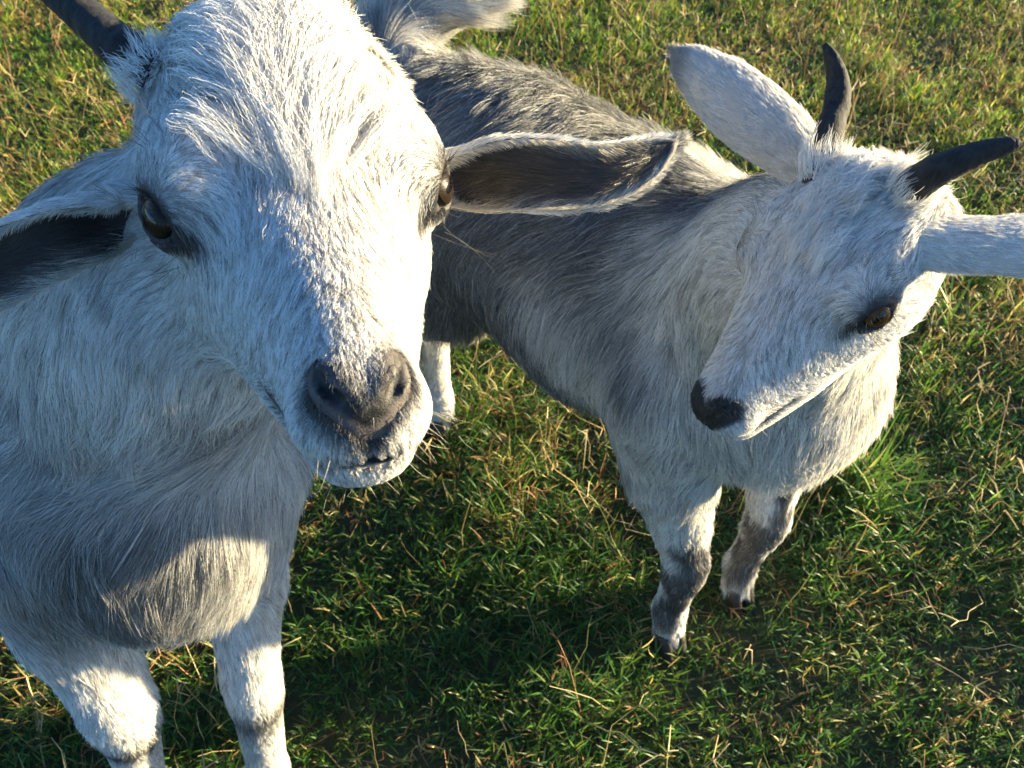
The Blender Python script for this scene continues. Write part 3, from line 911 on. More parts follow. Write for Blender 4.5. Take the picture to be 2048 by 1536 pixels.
def paint_head(q, c, near):
    """Markings of the face in head coordinates (cm)."""
    m = q.copy(); m[:, 0] = np.abs(m[:, 0])
    nz = 0.25 * NZ[8](q, 0.35)
    e = np.linalg.norm((m - (EYE_X + 0.55, 0.45, -0.95)) / (1.15, 1.2, 1.0), axis=1)
    c = blend(c, GREY, 0.55 * (1 - smoothstep(1.0, 2.3, e + 0.5 * nz)))
    if not near:
        e = e + 0.35 * (q[:, 0] > 0)
    c = blend(c, DARK, 1 - smoothstep(0.85, 1.25, e + 0.3 * nz))
    c = blend(c, DARK, 1 - smoothstep(0.25, 0.7, seg_dist(m, (EYE_X + 0.3, 1.0, -1.1), (EYE_X - 0.55, 2.2, -1.35)) + 0.3 * nz))       # tear line
    if not near:
        c = blend(c, DARK, (1 - smoothstep(0.2, 0.5, seg_dist(m, (EYE_X - 0.3, 2.0, -1.25), (EYE_X - 0.75, 2.9, -1.3)) + 0.2 * nz)) * (q[:, 0] < 0))
    # nose
    nd = np.minimum(seg_dist(m, (0.0, 11.0, -2.4), (1.2, 9.9, -1.6)), seg_dist(m, (0.0, 10.9, -2.2), (0, 10.85, -3.0)) + 0.25)
    c = blend(c, GREY * 0.8, 0.8 * (1 - smoothstep(0.7, 1.5, nd + 0.5 * nz)))
    c = blend(c, DARK * (1.5 if near else 0.6), 1 - smoothstep(0.5 if near else 0.8, 0.85 if near else 1.2, nd + 0.3 * nz))
    md = mouth_dist(m)
    above = smoothstep(-4.7, -4.2, m[:, 2])
    c = blend(c, GREY, 0.4 * above * (1 - smoothstep(0.4, 1.3, md + 0.5 * nz)) * smoothstep(6.5, 9.5, m[:, 1]))
    c = blend(c, DARK * 0.6, 0.95 * (1 - smoothstep(0.3, 0.55, md + 0.15 * nz)))
    return c


def paint_near(P):
    c = np.tile(WHITE, (len(P), 1))
    q = NEAR.l(P)
    onhead = 1 - smoothstep(9, 11.5, np.linalg.norm((q - (0, 0, -3)) / (1, 1.25, 1), axis=1))
    c = blend(c, GREY, np.clip(onhead * (0.04 + 0.10 * NZ[9](P, 14)) * smoothstep(1.5, 5, np.abs(q[:, 0])), 0, 0.4))
    # grey roan of neck and chest, in patches
    body = 1 - onhead
    roan = 0.38 + 0.24 * NZ[9](P * (1, 1, 0.6), 7) + 0.6 * np.exp(-(((P - (-0.22, 0.24, 0.42)) / (0.10, 0.08, 0.065)) ** 2).sum(1)) + 0.35 * np.exp(-(((P - (-0.35, 0.30, 0.52)) / (0.08, 0.1, 0.07)) ** 2).sum(1)) \
        - 0.4 * np.exp(-(((P - (-0.19, 0.29, 0.56)) / (0.035, 0.06, 0.10)) ** 2).sum(1))
    roan = roan * smoothstep(0.27, 0.36, P[:, 2])
    c = blend(c, GREY * 0.85, np.clip(body * roan, 0, 0.86))
    # knees
    for kp, r_, w in (((-0.314, 0.222, 0.180), 0.017, 0.98), ((-0.205, 0.245, 0.168), 0.016, 0.75), ((-0.225, 0.245, 0.155), 0.02, 0.5)):
        c = blend(c, DARK, w * np.exp(-(((P - kp) / (0.05, 0.05, r_)) ** 2).sum(1)))
    c = blend(c, GREY, 0.30 * (1 - smoothstep(0.10, 0.18, P[:, 2])))
    return paint_head(q, c, True)


def paint_kid(P):
    c = np.tile(WHITE, (len(P), 1))
    qh = KID.l(P)
    c = blend(c, (0.77, 0.74, 0.67), smoothstep(8.0, 10.5, np.linalg.norm((qh - (0, 0, -3)) / (1, 1.25, 1), axis=1)) * smoothstep(0.2, 0.26, P[:, 2]))
    q = KID.l(P)
    onhead = 1 - smoothstep(8.5, 11, np.linalg.norm((q - (0, 0, -3)) / (1, 1.25, 1), axis=1))
    body = 1 - onhead
    axd = unit(np.array([0.26, -0.25, 0]))
    s_ = (P - (0.05, 0.615, 0)) @ axd                   # along the trunk, + towards the chest
    lat = (P - (0.05, 0.615, 0)) @ np.array([-axd[1], axd[0], 0])
    n1 = NZ[9](P, 8) * 0.028
    g1 = 1 - smoothstep(0.09, 0.15, s_ + n1 + 0.35 * np.clip(P[:, 2] - 0.40, -0.1, 0.05))   # grey rear half
    rear = smoothstep(-0.20, -0.10, s_ + n1)            # paler again on the thigh
    strip = np.exp(-(lat / 0.035) ** 2) * smoothstep(0.42, 0.46, P[:, 2]) * (1 - smoothstep(0.16, 0.24, s_))
    low = smoothstep(0.22, 0.28, P[:, 2])
    g = np.maximum(np.clip(g1 * (0.62 + 0.34 * rear + 0.18 * NZ[10](P, 9)), 0, 1), strip) * low * body
    g = g * (1 - 0.9 * np.exp(-(((P - (-0.10, 0.78, 0.52)) / (0.05, 0.06, 0.06)) ** 2).sum(1)))      # white tail
    tail = smoothstep(0.485, 0.515, P[:, 2]) * (1 - smoothstep(-0.16, -0.10, s_))
    td = np.minimum(seg_dist(P, at(795, 50, 0.90), at(840, 15, 0.88)), np.minimum(seg_dist(P, at(840, 15, 0.88), at(920, -8, 0.86)), seg_dist(P, at(920, -8, 0.86), at(990, 0, 0.85))))
    g = g * (1 - tail) * smoothstep(0.03, 0.045, td)
    c = blend(c, GREY * 0.8, np.clip(g, 0, 0.9))
    c = blend(c, GREY, np.clip(body * (1 - g1) * (0.02 + 0.10 * NZ[11](P, 9)), 0, 0.4) * low)
    # dark bands on the forelegs
    for a_, b_, r_ in (((0.170, 0.388, 0.185), (0.168, 0.388, 0.10), 0.024), ((0.160, 0.385, 0.10), (0.158, 0.383, 0.045), 0.017), ((0.262, 0.44, 0.22), (0.262, 0.44, 0.17), 0.014), ((0.25, 0.435, 0.15), (0.245, 0.435, 0.055), 0.020)):
        d_ = seg_dist(P, a_, b_) + 0.006 * NZ[9](P, 22)
        c = blend(c, DARK * 1.4, 0.88 * (1 - smoothstep(r_ * 0.6, r_ * 1.35, d_)))
    c = blend(c, CREAM, 0.5 * (1 - smoothstep(0.02, 0.06, P[:, 2])))
    c = blend(c, CREAM * 0.95, 0.8 * np.exp(-(((P - (-0.03, 0.66, 0.265)) / (0.06, 0.06, 0.022)) ** 2).sum(1)))      # pale fringe of the flank, the sunlight on it put into the coat colour
    c = blend(c, GREY * 0.7, 0.65 * (1 - smoothstep(0.25, 0.7, seg_dist(q, (0.0, -6.3, 2.2), (0.3, -3.4, 2.2)) + 0.25 * NZ[8](q, 0.5))))      # dark parting between the horns
    return paint_head(q, c, False)


def head_guides(h, crown):
    G = []
    def g(p, d, l, lift):
        for x in ((1, -1) if p[0] != 0 else (1,)):
            G.append((h.w(p[0] * x, p[1], p[2]), h.d(d[0] * x, d[1], d[2]), l * h.s, lift))
    c = crown
    g((0, -11.5, -0.5), (0, 0.5, 0.8), c * 0.9, 0.6)
    g((1.8, -10.5, 0.3), (0.1, 0.9, 0.3), c, 0.3)
    g((4.2, -9.2, -0.2), (0.4, 0.8, 0.3), c * 1.0, 0.32)
    g((0, -8, 1.7), (0.0, 1, 0.1), c * 1.0, 0.12)
    g((0, -6, 2.1), (0.0, 1, 0), c * 0.95, 0.09)
    g((2.2, -7.0, 1.9), (-0.3, 1, 0), c * 1.0, 0.10)
    g((4.4, -6.8, 0.9), (-0.35, 0.9, 0.1), c * 0.85, 0.11)
    g((5.6, -6.5, -1.2), (0.2, 0.8, -0.5), c * 0.55, 0.14)
    g((5.6, -5.5, -2.6), (0.3, 0.2, -1), c * 0.45, 0.16)
    g((0, -3, 1.9), (0, 1, 0), c * 0.75, 0.09)
    g((1.8, -3.6, 1.9), (-0.3, 1, 0), c * 0.70, 0.09)
    g((4.0, -4.0, 1.1), (-0.35, 0.9, 0.1), c * 0.55, 0.10)
    g((4.6, -3.4, 0.4), (0.2, 0.6, -0.4), 0.9, 0.16)
    g((4.4, -1.7, 0.7), (0.25, -0.8, 0.3), 0.5, 0.2)
    g((5.3, -0.9, -0.2), (0.3, -0.9, 0.5), 0.28, 0.25)
    g((4.7, -0.3, 0.3), (-0.1, -0.6, 0.8), 0.26, 0.25)
    g((5.4, -2.2, -2.0), (0.3, -0.8, -0.4), 0.8, 0.2)
    g((3.9, 0.6, 0.5), (-0.6, 0.5, 0.2), 0.4, 0.18)
    g((5.1, 1.4, -2.2), (0.2, 0.2, -1), 0.3, 0.22)
    g((3.9, 2.6, -0.6), (-0.2, 1, 0.1), 0.6, 0.2)
    g((0, 0, 1.3), (0.0, 1, 0), 1.5, 0.11)
    g((1.8, 0.2, 1.1), (0.05, 1, -0.1), 1.2, 0.11)
    g((4.4, 2.6, -2.2), (0.3, 0.5, -1), 0.8, 0.15)
    g((4.7, 1.2, -3.6), (0.2, -0.5, -1), 0.95, 0.15)
    g((0, 3, 0.3), (0, 1, 0), 1.1, 0.10)
    g((1.7, 3, 0.1), (0.5, 0.8, -0.2), 1.05, 0.10)
    g((3.4, 3.4, -1.4), (0.6, 0.35, -0.9), 0.9, 0.12)
    g((4.0, 4.0, -5.0), (0.2, -0.6, -0.9), 1.0, 0.15)
    g((0, 6.5, -0.5), (0, 1, 0), 0.7, 0.10)
    g((1.5, 6.5, -0.8), (0.75, 0.5, -0.5), 0.7, 0.10)
    g((2.6, 6.8, -3.0), (0.5, 0.2, -1), 0.55, 0.13)
    g((2.7, 6.8, -4.4), (0.6, -0.4, -0.3), 0.32, 0.2)
    g((2.6, 7.0, -5.6), (0.3, -0.7, -0.6), 0.5, 0.25)
    g((0, 9.0, -1.0), (0, 1, 0.0), 0.42, 0.18)
    g((1.9, 9.0, -2.6), (0.5, 0.3, -0.8), 0.42, 0.2)
    g((1.5, 10.1, -3.6), (0.4, 0.2, -0.8), 0.3, 0.24)
    g((0.3, 10.9, -3.6), (0.2, 0.4, -0.7), 0.22, 0.3)
    g((1.2, 10.3, -3.7), (0.4, 0.2, -0.5), 0.2, 0.25)
    g((2.0, 9.0, -4.2), (0.4, 0, -0.8), 0.28, 0.22)
    g((0.8, 10.0, -5.5), (0.1, 0.3, -1), 0.4, 0.3)
    g((0, 8.0, -7.1), (0, -0.4, -1), 0.9, 0.4)
    g((2.7, 5.5, -7), (0.2, -0.9, -0.5), 1.0, 0.25)
    g((3.5, 1.0, -8), (0.2, -0.9, -0.5), 1.2, 0.28)
    g((4.0, -2.5, -7), (0.2, -0.8, -0.6), 1.6, 0.28)
    return G


NEAR_G = head_guides(NEAR, 2.3) + [
    # neck and chest: fans out from the throat, then straight down
    (at(330, 560, 0.44), C(-0.15, -1, 0.2), 0.026, 0.28), (at(200, 540, 0.45), C(-0.9, -0.35, 0.1), 0.028, 0.28), (at(60, 620, 0.47), C(-0.95, -0.25, 0.1), 0.032, 0.28),
    (at(340, 720, 0.44), C(0.0, -1, 0.2), 0.028, 0.26), (at(170, 760, 0.46), C(-0.7, -0.7, 0.2), 0.034, 0.26), (at(30, 850, 0.48), C(-0.75, -0.65, 0.2), 0.036, 0.26),
    (at(470, 880, 0.45), C(0.25, -1, 0.2), 0.028, 0.26), (at(320, 900, 0.45), C(-0.05, -1, 0.2), 0.036, 0.25), (at(140, 1000, 0.47), C(-0.45, -0.9, 0.2), 0.036, 0.25),
    (at(560, 1000, 0.49), C(0.25, -1, 0.1), 0.036, 0.30), (at(420, 1080, 0.50), C(0.1, -1, 0.1), 0.038, 0.27), (at(250, 1130, 0.50), C(-0.1, -1, 0.1), 0.038, 0.27), (at(80, 1180, 0.52), C(-0.25, -1, 0.1), 0.036, 0.28),
    (at(450, 1230, 0.55), C(0.1, -1, -0.2), 0.034, 0.35), (at(250, 1280, 0.55), C(0, -1, -0.2), 0.032, 0.35), (at(80, 1320, 0.55), C(0.2, -1, 0), 0.026, 0.35),
    ((-0.225, 0.27, 0.26), (0.1, -0.1, -1), 0.016, 0.35), ((-0.218, 0.24, 0.18), (0, -0.1, -1), 0.009, 0.35), ((-0.224, 0.24, 0.1), (0, -0.1, -1), 0.009, 0.28), ((-0.229, 0.215, 0.03), (0, -0.1, -1), 0.010, 0.35),
    ((-0.33, 0.23, 0.26), (0.1, -0.1, -1), 0.017, 0.35), ((-0.312, 0.212, 0.22), (0, -0.1, -1), 0.011, 0.4), ((-0.325, 0.215, 0.1), (0, -0.1, -1), 0.009, 0.28), ((-0.345, 0.20, 0.03), (0, -0.1, -1), 0.010, 0.35),
    ((-0.31, 0.45, 0.52), (-0.7, 0.4, 0.0), 0.035, 0.3), ((-0.45, 0.40, 0.45), (-0.8, 0.3, -0.5), 0.035, 0.28), ((-0.6, 0.5, 0.52), (-0.9, 0.3, -0.1), 0.035, 0.28), ((-0.45, 0.46, 0.28), (-0.8, 0.4, -0.5), 0.035, 0.35),
    ((-0.66, 0.5, 0.2), (0, 0, -1), 0.014, 0.3), ((-0.66, 0.5, 0.35), (-0.4, 0.2, -1), 0.03, 0.3), ((-0.72, 0.53, 0.45), (-0.7, 0.2, -0.4), 0.04, 0.5), ((-0.12, 0.40, 0.60), (0.1, 0.3, -1), 0.03, 0.3), ((-0.15, 0.38, 0.48), (0.1, 0.2, -1), 0.032, 0.3)]

KID_G = head_guides(KID, 1.7) + [
    (at(1300, 500, 0.62), C(-0.9, -0.25, 0), 0.030, 0.38), (at(1420, 600, 0.60), C(-0.75, -0.6, 0.1), 0.030, 0.36), (at(1400, 430, 0.64), C(-0.95, 0.1, 0), 0.030, 0.40),
    (at(1150, 480, 0.68), C(-0.9, -0.35, 0), 0.032, 0.34), (at(1000, 420, 0.74), C(-0.75, -0.6, 0), 0.032, 0.34), (at(900, 300, 0.80), C(-0.5, -0.8, 0), 0.034, 0.36), (at(1100, 250, 0.78), C(-0.5, -0.6, 0.2), 0.036, 0.48), (at(950, 110, 0.84), C(-0.4, -0.3, 0.3), 0.034, 0.55),
    (at(1280, 270, 0.70), C(-0.6, -0.3, 0.2), 0.036, 0.55), (at(1450, 350, 0.66), C(-0.7, 0.1, 0.2), 0.030, 0.55),
    (at(1120, 680, 0.70), C(-0.5, -0.85, 0), 0.034, 0.32), (at(960, 600, 0.76), C(-0.3, -0.95, 0), 0.034, 0.34), (at(880, 480, 0.78), C(-0.15, -1, 0), 0.032, 0.34),
    (at(1300, 760, 0.62), C(-0.35, -0.9, 0), 0.032, 0.34), (at(1420, 880, 0.62), C(-0.05, -1, 0), 0.032, 0.34), (at(1300, 900, 0.66), C(-0.2, -1, 0), 0.028, 0.36), (at(1560, 900, 0.62), C(0.05, -1, 0), 0.032, 0.36),
    (at(1700, 800, 0.60), C(0.2, -0.9, 0), 0.028, 0.36), (at(1800, 700, 0.58), C(0.3, -0.8, 0), 0.024, 0.34), (at(1500, 950, 0.66), C(0, -1, -0.1), 0.032, 0.4),
    (at(1700, 300, 0.55), C(0.2, 0.9, 0), 0.022, 0.6), (at(1800, 330, 0.55), C(0.5, 0.8, 0), 0.020, 0.6),
    ((0.165, 0.40, 0.22), (0.05, -0.05, -1), 0.016, 0.32), ((0.17, 0.385, 0.14), (0, 0, -1), 0.011, 0.35), ((0.168, 0.39, 0.08), (0, 0, -1), 0.011, 0.3), ((0.17, 0.38, 0.03), (0, -0.2, -1), 0.014, 0.32),
    ((0.255, 0.455, 0.22), (0.05, -0.05, -1), 0.016, 0.32), ((0.26, 0.437, 0.14), (0, 0, -1), 0.011, 0.35), ((0.252, 0.44, 0.08), (0, 0, -1), 0.011, 0.3), ((0.253, 0.43, 0.03), (0, -0.2, -1), 0.014, 0.32),
    ((-0.11, 0.69, 0.22), (0, -0.1, -1), 0.018, 0.32), ((-0.10, 0.68, 0.08), (0, 0, -1), 0.011, 0.3), ((-0.10, 0.67, 0.03), (0, -0.2, -1), 0.014, 0.3), ((-0.03, 0.66, 0.27), (-0.1, -0.1, -1), 0.03, 0.4),
    ((0.2, 0.6, 0.4), (0.1, 0.7, -0.7), 0.032, 0.32), ((0.06, 0.72, 0.4), (-0.1, 0.7, -0.7), 0.032, 0.32), ((-0.1, 0.8, 0.4), (-0.3, 0.3, -0.9), 0.03, 0.34),
    (at(795, 80, 0.90), C(0.2, 0.9, 0.2), 0.04, 0.45), (at(850, -10, 0.88), C(0.8, 0.5, 0.1), 0.05, 0.40), (at(890, 50, 0.88), C(0.95, 0.1, 0.1), 0.05, 0.30), (at(960, -10, 0.86), C(1, 0.1, 0), 0.05, 0.3), (at(1000, 0, 0.85), C(1, 0.15, 0), 0.035, 0.2)]


def keep_out(H, N_, field):
    """Lift hairs that would run under the skin."""
    n, K, _ = H.shape
    for k in range(1, K):
        for _ in range(2):
            d = field.at(H[:, k])
            need = np.maximum(0.0004 + 0.0011 * k / (K - 1) - d, 0)
            H[:, k] += N_ * need[:, None]
    return H


def coat(goat, field, V, F, h, G, paint, n_head, n_body, seed, r_head, r_body, vis):
    r_ = np.random.default_rng(seed)
    V, T, A, VN = tri_data(V, F)
    def head_mask(P):
        q = h.l(P)
        return (np.linalg.norm((q - (0, 0, -3)) / (1, 1.2, 1), axis=1) < 9.2)
    def bald(P):
        q = h.l(P); m = q.copy(); m[:, 0] = np.abs(m[:, 0])
        e = np.linalg.norm((m - (EYE_X + 0.75, 0.5, -0.9)) / (1.05, 1.25, 0.95), axis=1)
        nd = np.minimum(seg_dist(m, (0.3, 11.0, -2.2), (0.80, 10.65, -1.8)), seg_dist(m, (0.80, 10.65, -1.8), (1.32, 9.5, -1.4)))
        bare = np.minimum(nd, seg_dist(m, (0, 11.0, -2.0), (0, 10.9, -2.5)))
        duct = seg_dist(m, (EYE_X + 0.55, 1.1, -0.95), (EYE_X - 0.25, 2.15, -1.2))
        return (e < 1.0) | (nd < 0.30) | (duct < 0.36) | (mouth_dist(m) < 0.40) | ((bare < 0.58) & (np.random.default_rng(3).random(len(P)) < (0.93 if h is NEAR else 0.6)))
    for part, n, r0, hd in (('face_fur', n_head, r_head, True), ('coat', n_body, r_body, False)):
        n = int(n * FUR)
        def dens(P):
            hm = head_mask(P)
            w = (hm if hd else ~hm) * 1.0
            if hd:
                q = h.l(P)
                w = w * (1 + 0.9 * smoothstep(5.5, 8.5, q[:, 1]))
            return w * vis(P, P * 0) + 1e-9
        P, N_ = scatter(V, T, A, VN, dens, n, r_)
        ok = head_mask(P) if hd else ~head_mask(P)
        ok &= P[:, 2] > 0.019
        if hd:
            ok &= ~bald(P)
        P, N_ = P[ok], N_[ok]
        D, Ln, Lf = comb(P, G)
        if not hd:
            Ln = Ln * 0.84
        c = paint(P)
        if hd:
            H, cl = grow(P, N_, D, Ln, Lf, r_, K=6, clump=0.8, clump_size=7, rough=0.08, wave=0.05, nf=16, flow=0.14)
        else:
            H, cl = grow(P, N_, D, Ln, Lf, r_, K=6, clump=0.55, clump_size=16, rough=0.12 if h is NEAR else 0.16, wave=0.05 if h is NEAR else 0.14, droop=0.10, nf=14, flow=0.2)
        H = keep_out(H, N_, field)
        # roan: dark and light hairs grow mixed
        lum = np.clip((c.mean(1) - 0.05) / 0.77, 0, 1)
        up = r_.random(len(P)) < lum
        c = np.where(up[:, None], c + 0.45 * (WHITE - c), c * (0.55 + 0.35 * lum[:, None]))
        v = r_.normal(0, 0.13, len(P)) + (0.20 if hd else 0.15) * np.random.default_rng(seed + 1).normal(size=cl.max() + 1)[cl]
        c = c * np.clip(1 + v, 0.3, 1.15)[:, None]
        fleck = r_.random(len(P)) < (0.12 if hd else 0.12)
        c[fleck] *= r_.uniform(0.15, 0.6, fleck.sum())[:, None]
        hair_obj(part, H, c, r0 * r_.uniform(0.7, 1.25, len(P)), goat)
    c = paint(V) * 0.6
    q = h.l(V); m = q.copy(); m[:, 0] = np.abs(m[:, 0])
    e = np.linalg.norm((m - (EYE_X + 0.6, 0.45, -0.95)) / (1.1, 1.25, 0.95), axis=1)
    c = blend(c, (0.02, 0.016, 0.018), 1 - smoothstep(1.0, 1.3, e))
    c = blend(c, (0.012, 0.01, 0.011), 1 - smoothstep(0.4, 0.55, seg_dist(m, (EYE_X + 0.55, 1.1, -0.95), (EYE_X - 0.25, 2.15, -1.2))))
    c = blend(c, (0.015, 0.012, 0.014), 1 - smoothstep(0.3, 0.45, mouth_dist(m)))
    nd = np.minimum(seg_dist(m, (0.0, 11.0, -2.4), (0.80, 10.65, -1.8)), seg_dist(m, (0.80, 10.65, -1.8), (1.32, 9.5, -1.4)))
    nd2 = np.minimum(nd, seg_dist(m, (0, 11.0, -2.0), (0, 10.9, -2.8)))
    c = blend(c, (0.085, 0.07, 0.066) if h is NEAR else (0.02, 0.018, 0.018), 1 - smoothstep(0.6, 0.85, nd2))
    c = blend(c, (0.004, 0.003, 0.003), 1 - smoothstep(0.24, 0.34, nd))
    c = blend(c, (0.01, 0.008, 0.008), 1 - smoothstep(0.08, 0.16, seg_dist(m, (0, 11.05, -2.5), (0, 10.95, -4.2))))
    add_tint(goat, c)


def vis_all(P, N_):
    return np.ones(len(P))


def vis_near(P, N_):
    return 1 - 0.75 * smoothstep(0.42, 0.5, -P[:, 0])


coat(goat_near, field_near, vn, fn, NEAR, NEAR_G, paint_near, 120000, 230000, 11, 0.00013, 0.00015, vis_near)
coat(goat_kid, field_kid, vk, fk, KID, KID_G, paint_kid, 85000, 170000, 12, 0.00014, 0.00021, vis_all)


def forelock(goat, h, V, F, paint, n, lo, hi, seed, half, y0):
    """Long strands from the crown, laid along the forehead."""
    from mathutils.kdtree import KDTree
    r_ = np.random.default_rng(seed)
    V, T, A, VN = tri_data(V, F)
    q = h.l(V)
    top = np.nonzero((q[:, 2] > -2.5) & (np.abs(q[:, 0]) < 5.5) & (q[:, 1] > -12) & (q[:, 1] < 7))[0]
    kd = KDTree(len(top))
    for i in top:
        kd.insert(V[i], int(i))
    kd.balance()
    m = n // 12
    K = 10
    def walk(x, y, ln, drift):
        p = h.w(x, y, 3.6); c, i, d = kd.find(p)
        pts = [np.array(c)]
        dirl = np.array([-0.13 * x + drift, 1.0, 0.0])
        for k in range(1, K):
            i = kd.find(pts[-1])[1]
            nl = VN[i]
            lx = h.l(pts[-1][None])[0]
            d_ = h.d(*(dirl + np.array([-0.10 * lx[0] * k / K, 0, 0])))
            d_ = unit(d_ - nl * (d_ @ nl))
            pn = pts[-1] + d_ * ln / (K - 1)
            c, i, _ = kd.find(pn)
            lift = 0.0015 + 0.0045 * math.sin(math.pi * min(k / (K - 1) * 0.85 + 0.1, 1))
            pn = np.array(c) + VN[i] * lift
            pts.append(pn)
        return pts
    G = []
    for a_ in range(m):
        x = float(np.clip(r_.normal(0, half), -2.3 * half, 2.3 * half)); y = float(y0 + (-0.5 - y0) * r_.random() ** 1.3)
        dr = 0.22 * NZ[2](np.array([[x, y, 0.0]]), 0.10)[0] + r_.normal(0, 0.07)
        G.append(walk(x, y, r_.uniform(lo, hi), dr))
    G = np.array(G)
    sel = r_.integers(0, m, n)
    t = np.linspace(0, 1, K)[None, :, None]
    off = r_.normal(0, 0.0019, (n, 1, 3))
    wav = r_.normal(0, 0.0012, (n, 1, 3)) * np.sin(t * 3.0 + r_.uniform(0, 6, (n, 1, 1)))
    H = G[sel] + off * (1 - 0.55 * t) + wav * t + r_.normal(0, 0.0002, (n, K, 3))
    c = np.tile(WHITE, (n, 1)) * np.clip(1 + r_.normal(0, 0.10, n) + 0.14 * r_.normal(size=m)[sel], 0.5, 1.12)[:, None]
    hair_obj('forelock', H, c, 0.00011 * r_.uniform(0.7, 1.3, n), goat)


forelock(goat_near, NEAR, vn, fn, paint_near, 18000, 0.022, 0.056, 71, 2.1, -12.5)
forelock(goat_kid, KID, vk, fk, paint_kid, 4000, 0.012, 0.026, 72, 1.1, -8.0)


def horn_collar(goat, field, pts, rad, seed, n=900):
    """Hair that grows up round the foot of a horn."""
    r_ = np.random.default_rng(seed)
    S = smooth_curve(pts, 200); R = smooth_curve(np.asarray(rad)[:, None], 200)[:, 0]
    d = field.at(S); i0 = int(np.argmax(d > 0.0)) if (d > 0).any() else 0
    T = unit(np.gradient(S, axis=0))
    i = np.clip(i0 + r_.integers(-14, 3, n), 0, 199)
    th = r_.uniform(0, 6.283, n)
    A = unit(np.cross(T[i], np.array([0.2, 0.9, 0.4]))); B = np.cross(T[i], A)
    rd = np.cos(th)[:, None] * A + np.sin(th)[:, None] * B
    P = S[i] + rd * (R[i] * r_.uniform(1.0, 1.35, n))[:, None]
    D = T[i] + 0.25 * r_.normal(size=(n, 3))
    H, cl = grow(P, rd, D, r_.uniform(0.008, 0.019, n), np.full(n, 0.22), r_, K=6, clump=0.6, clump_size=8, rough=0.15, wave=0.08, nf=30, flow=0.2)
    c = np.tile(WHITE, (n, 1)) * np.clip(1 + r_.normal(0, 0.15, n), 0.4, 1.1)[:, None]
    return H, c


for g_, fld, name in ((goat_near, field_near, 'near'), (goat_kid, field_kid, 'kid')):
    HH = [horn_collar(g_, fld, p_, r_, 90 + i) for i, (gg, p_, r_) in enumerate(HORNS) if gg is g_]
    hair_obj('horn_base_fur', np.concatenate([h_[0] for h_ in HH]), np.concatenate([h_[1] for h_ in HH]), 0.00013, g_)


def ear_fur(goat, info, seed, n, kid):
    r_ = np.random.default_rng(seed)
    inner, outer, nrm = info['inner'], info['outer'], info['nrm']
    nu, nv = inner.shape[:2]
    n = int(n * FUR)
    out = []
    for side, S, sg, share in (('in', inner, 1.0, 0.5), ('out', outer, -1.0, 0.5)):
        m = int(n * share)
        u = r_.random(m) ** 0.9 * (nu - 1.001); v = r_.random(m) * (nv - 1.001)
        i, j = u.astype(int), v.astype(int); fu, fv = (u - i)[:, None], (v - j)[:, None]
        lerp = lambda X: (X[i, j] * (1 - fu) + X[i + 1, j] * fu) * (1 - fv) + (X[i, j + 1] * (1 - fu) + X[i + 1, j + 1] * fu) * fv
        P = lerp(S); N_ = unit(lerp(nrm)) * sg
        su = u / (nu - 1); sv = 2 * v / (nv - 1) - 1
        T_ = info['T'][i]; B_ = info['B'][i]
        if sg > 0:
            D = T_ * 0.9 - B_ * (0.7 * sv)[:, None] * (1 if not kid else 1)
            edge = smoothstep(0.55, 0.95, np.abs(sv)); tip = smoothstep(0.85, 1.0, su)
            Ln = 0.013 + 0.005 * (1 - np.abs(sv)) - 0.006 * su
            Lf = np.full(m, 0.35)
            c = np.tile(np.array([0.03, 0.02, 0.015]), (m, 1))
            strk = smoothstep(0.2, 0.9, NZ[9](np.stack([sv * 3.0, su * 0.8, su * 0], 1), 0.5))
            c = blend(c, (0.30, 0.26, 0.22), 0.75 * np.clip(edge + 0.35 * strk * (su > 0.35) * (sv < 0), 0, 1))
            c = blend(c, (0.68, 0.6, 0.48), 0.8 * np.clip(smoothstep(0.86, 0.99, np.abs(sv)) + tip, 0, 1))
        else:
            D = T_ + B_ * (0.15 * sv)[:, None]
            Ln = 0.0085 - 0.002 * su
            Lf = np.full(m, 0.25)
            c = np.tile(WHITE * 0.97, (m, 1))
            tipm = smoothstep(0.62, 0.95, su + 0.22 * sv * (1 if kid else 1) + 0.05 * NZ[8](P, 40))
            c = blend(c, GREY * 0.8, 0.75 * tipm)
            c = blend(c, GREY, 0.5 * (r_.random(m) < 0.15))
        H, cl = grow(P, N_, D, Ln, Lf, r_, K=4, clump=0.55, clump_size=9, rough=0.10, wave=0.03, nf=30, flow=0.12)
        cv = np.random.default_rng(seed + 7).normal(0, 1, cl.max() + 1)[cl]
        c = c * (np.exp(0.45 * r_.normal(size=m) + 0.4 * cv) if sg > 0 else np.clip(1 + r_.normal(0, 0.12, m) + 0.1 * cv, 0.5, 1.4))[:, None]
        out.append((H, c))
    # fringe round the rim
    m = int(n * 0.12)
    u = r_.random(m) * (nu - 1.001); i = u.astype(int); fu = (u - i)[:, None]
    j = np.where(r_.random(m) < 0.5, 0, nv - 1)
    P = inner[i, j] * (1 - fu) + inner[i + 1, j] * fu
    D = unit(info['T'][i] * 0.8 + info['B'][i] * np.where(j == 0, -1.0, 1.0)[:, None])
    H, cl = grow(P, D, info['T'][i], np.full(m, 0.006), np.full(m, 0.9), r_, K=4, clump=0.2, rough=0.2, nf=30)
    out.append((H, np.tile(np.array([0.72, 0.66, 0.56]), (m, 1)) * r_.uniform(0.6, 1.15, (m, 1))))
    hair_obj('ear_fur', np.concatenate([o[0] for o in out]), np.concatenate([o[1] for o in out]), 0.00014 if not kid else 0.00015, info['obj'])
    c = np.concatenate([np.tile([0.03, 0.02, 0.018], (nu * nv, 1)), np.tile([0.5, 0.45, 0.4], (nu * nv, 1))])
    add_tint(info['obj'], c)


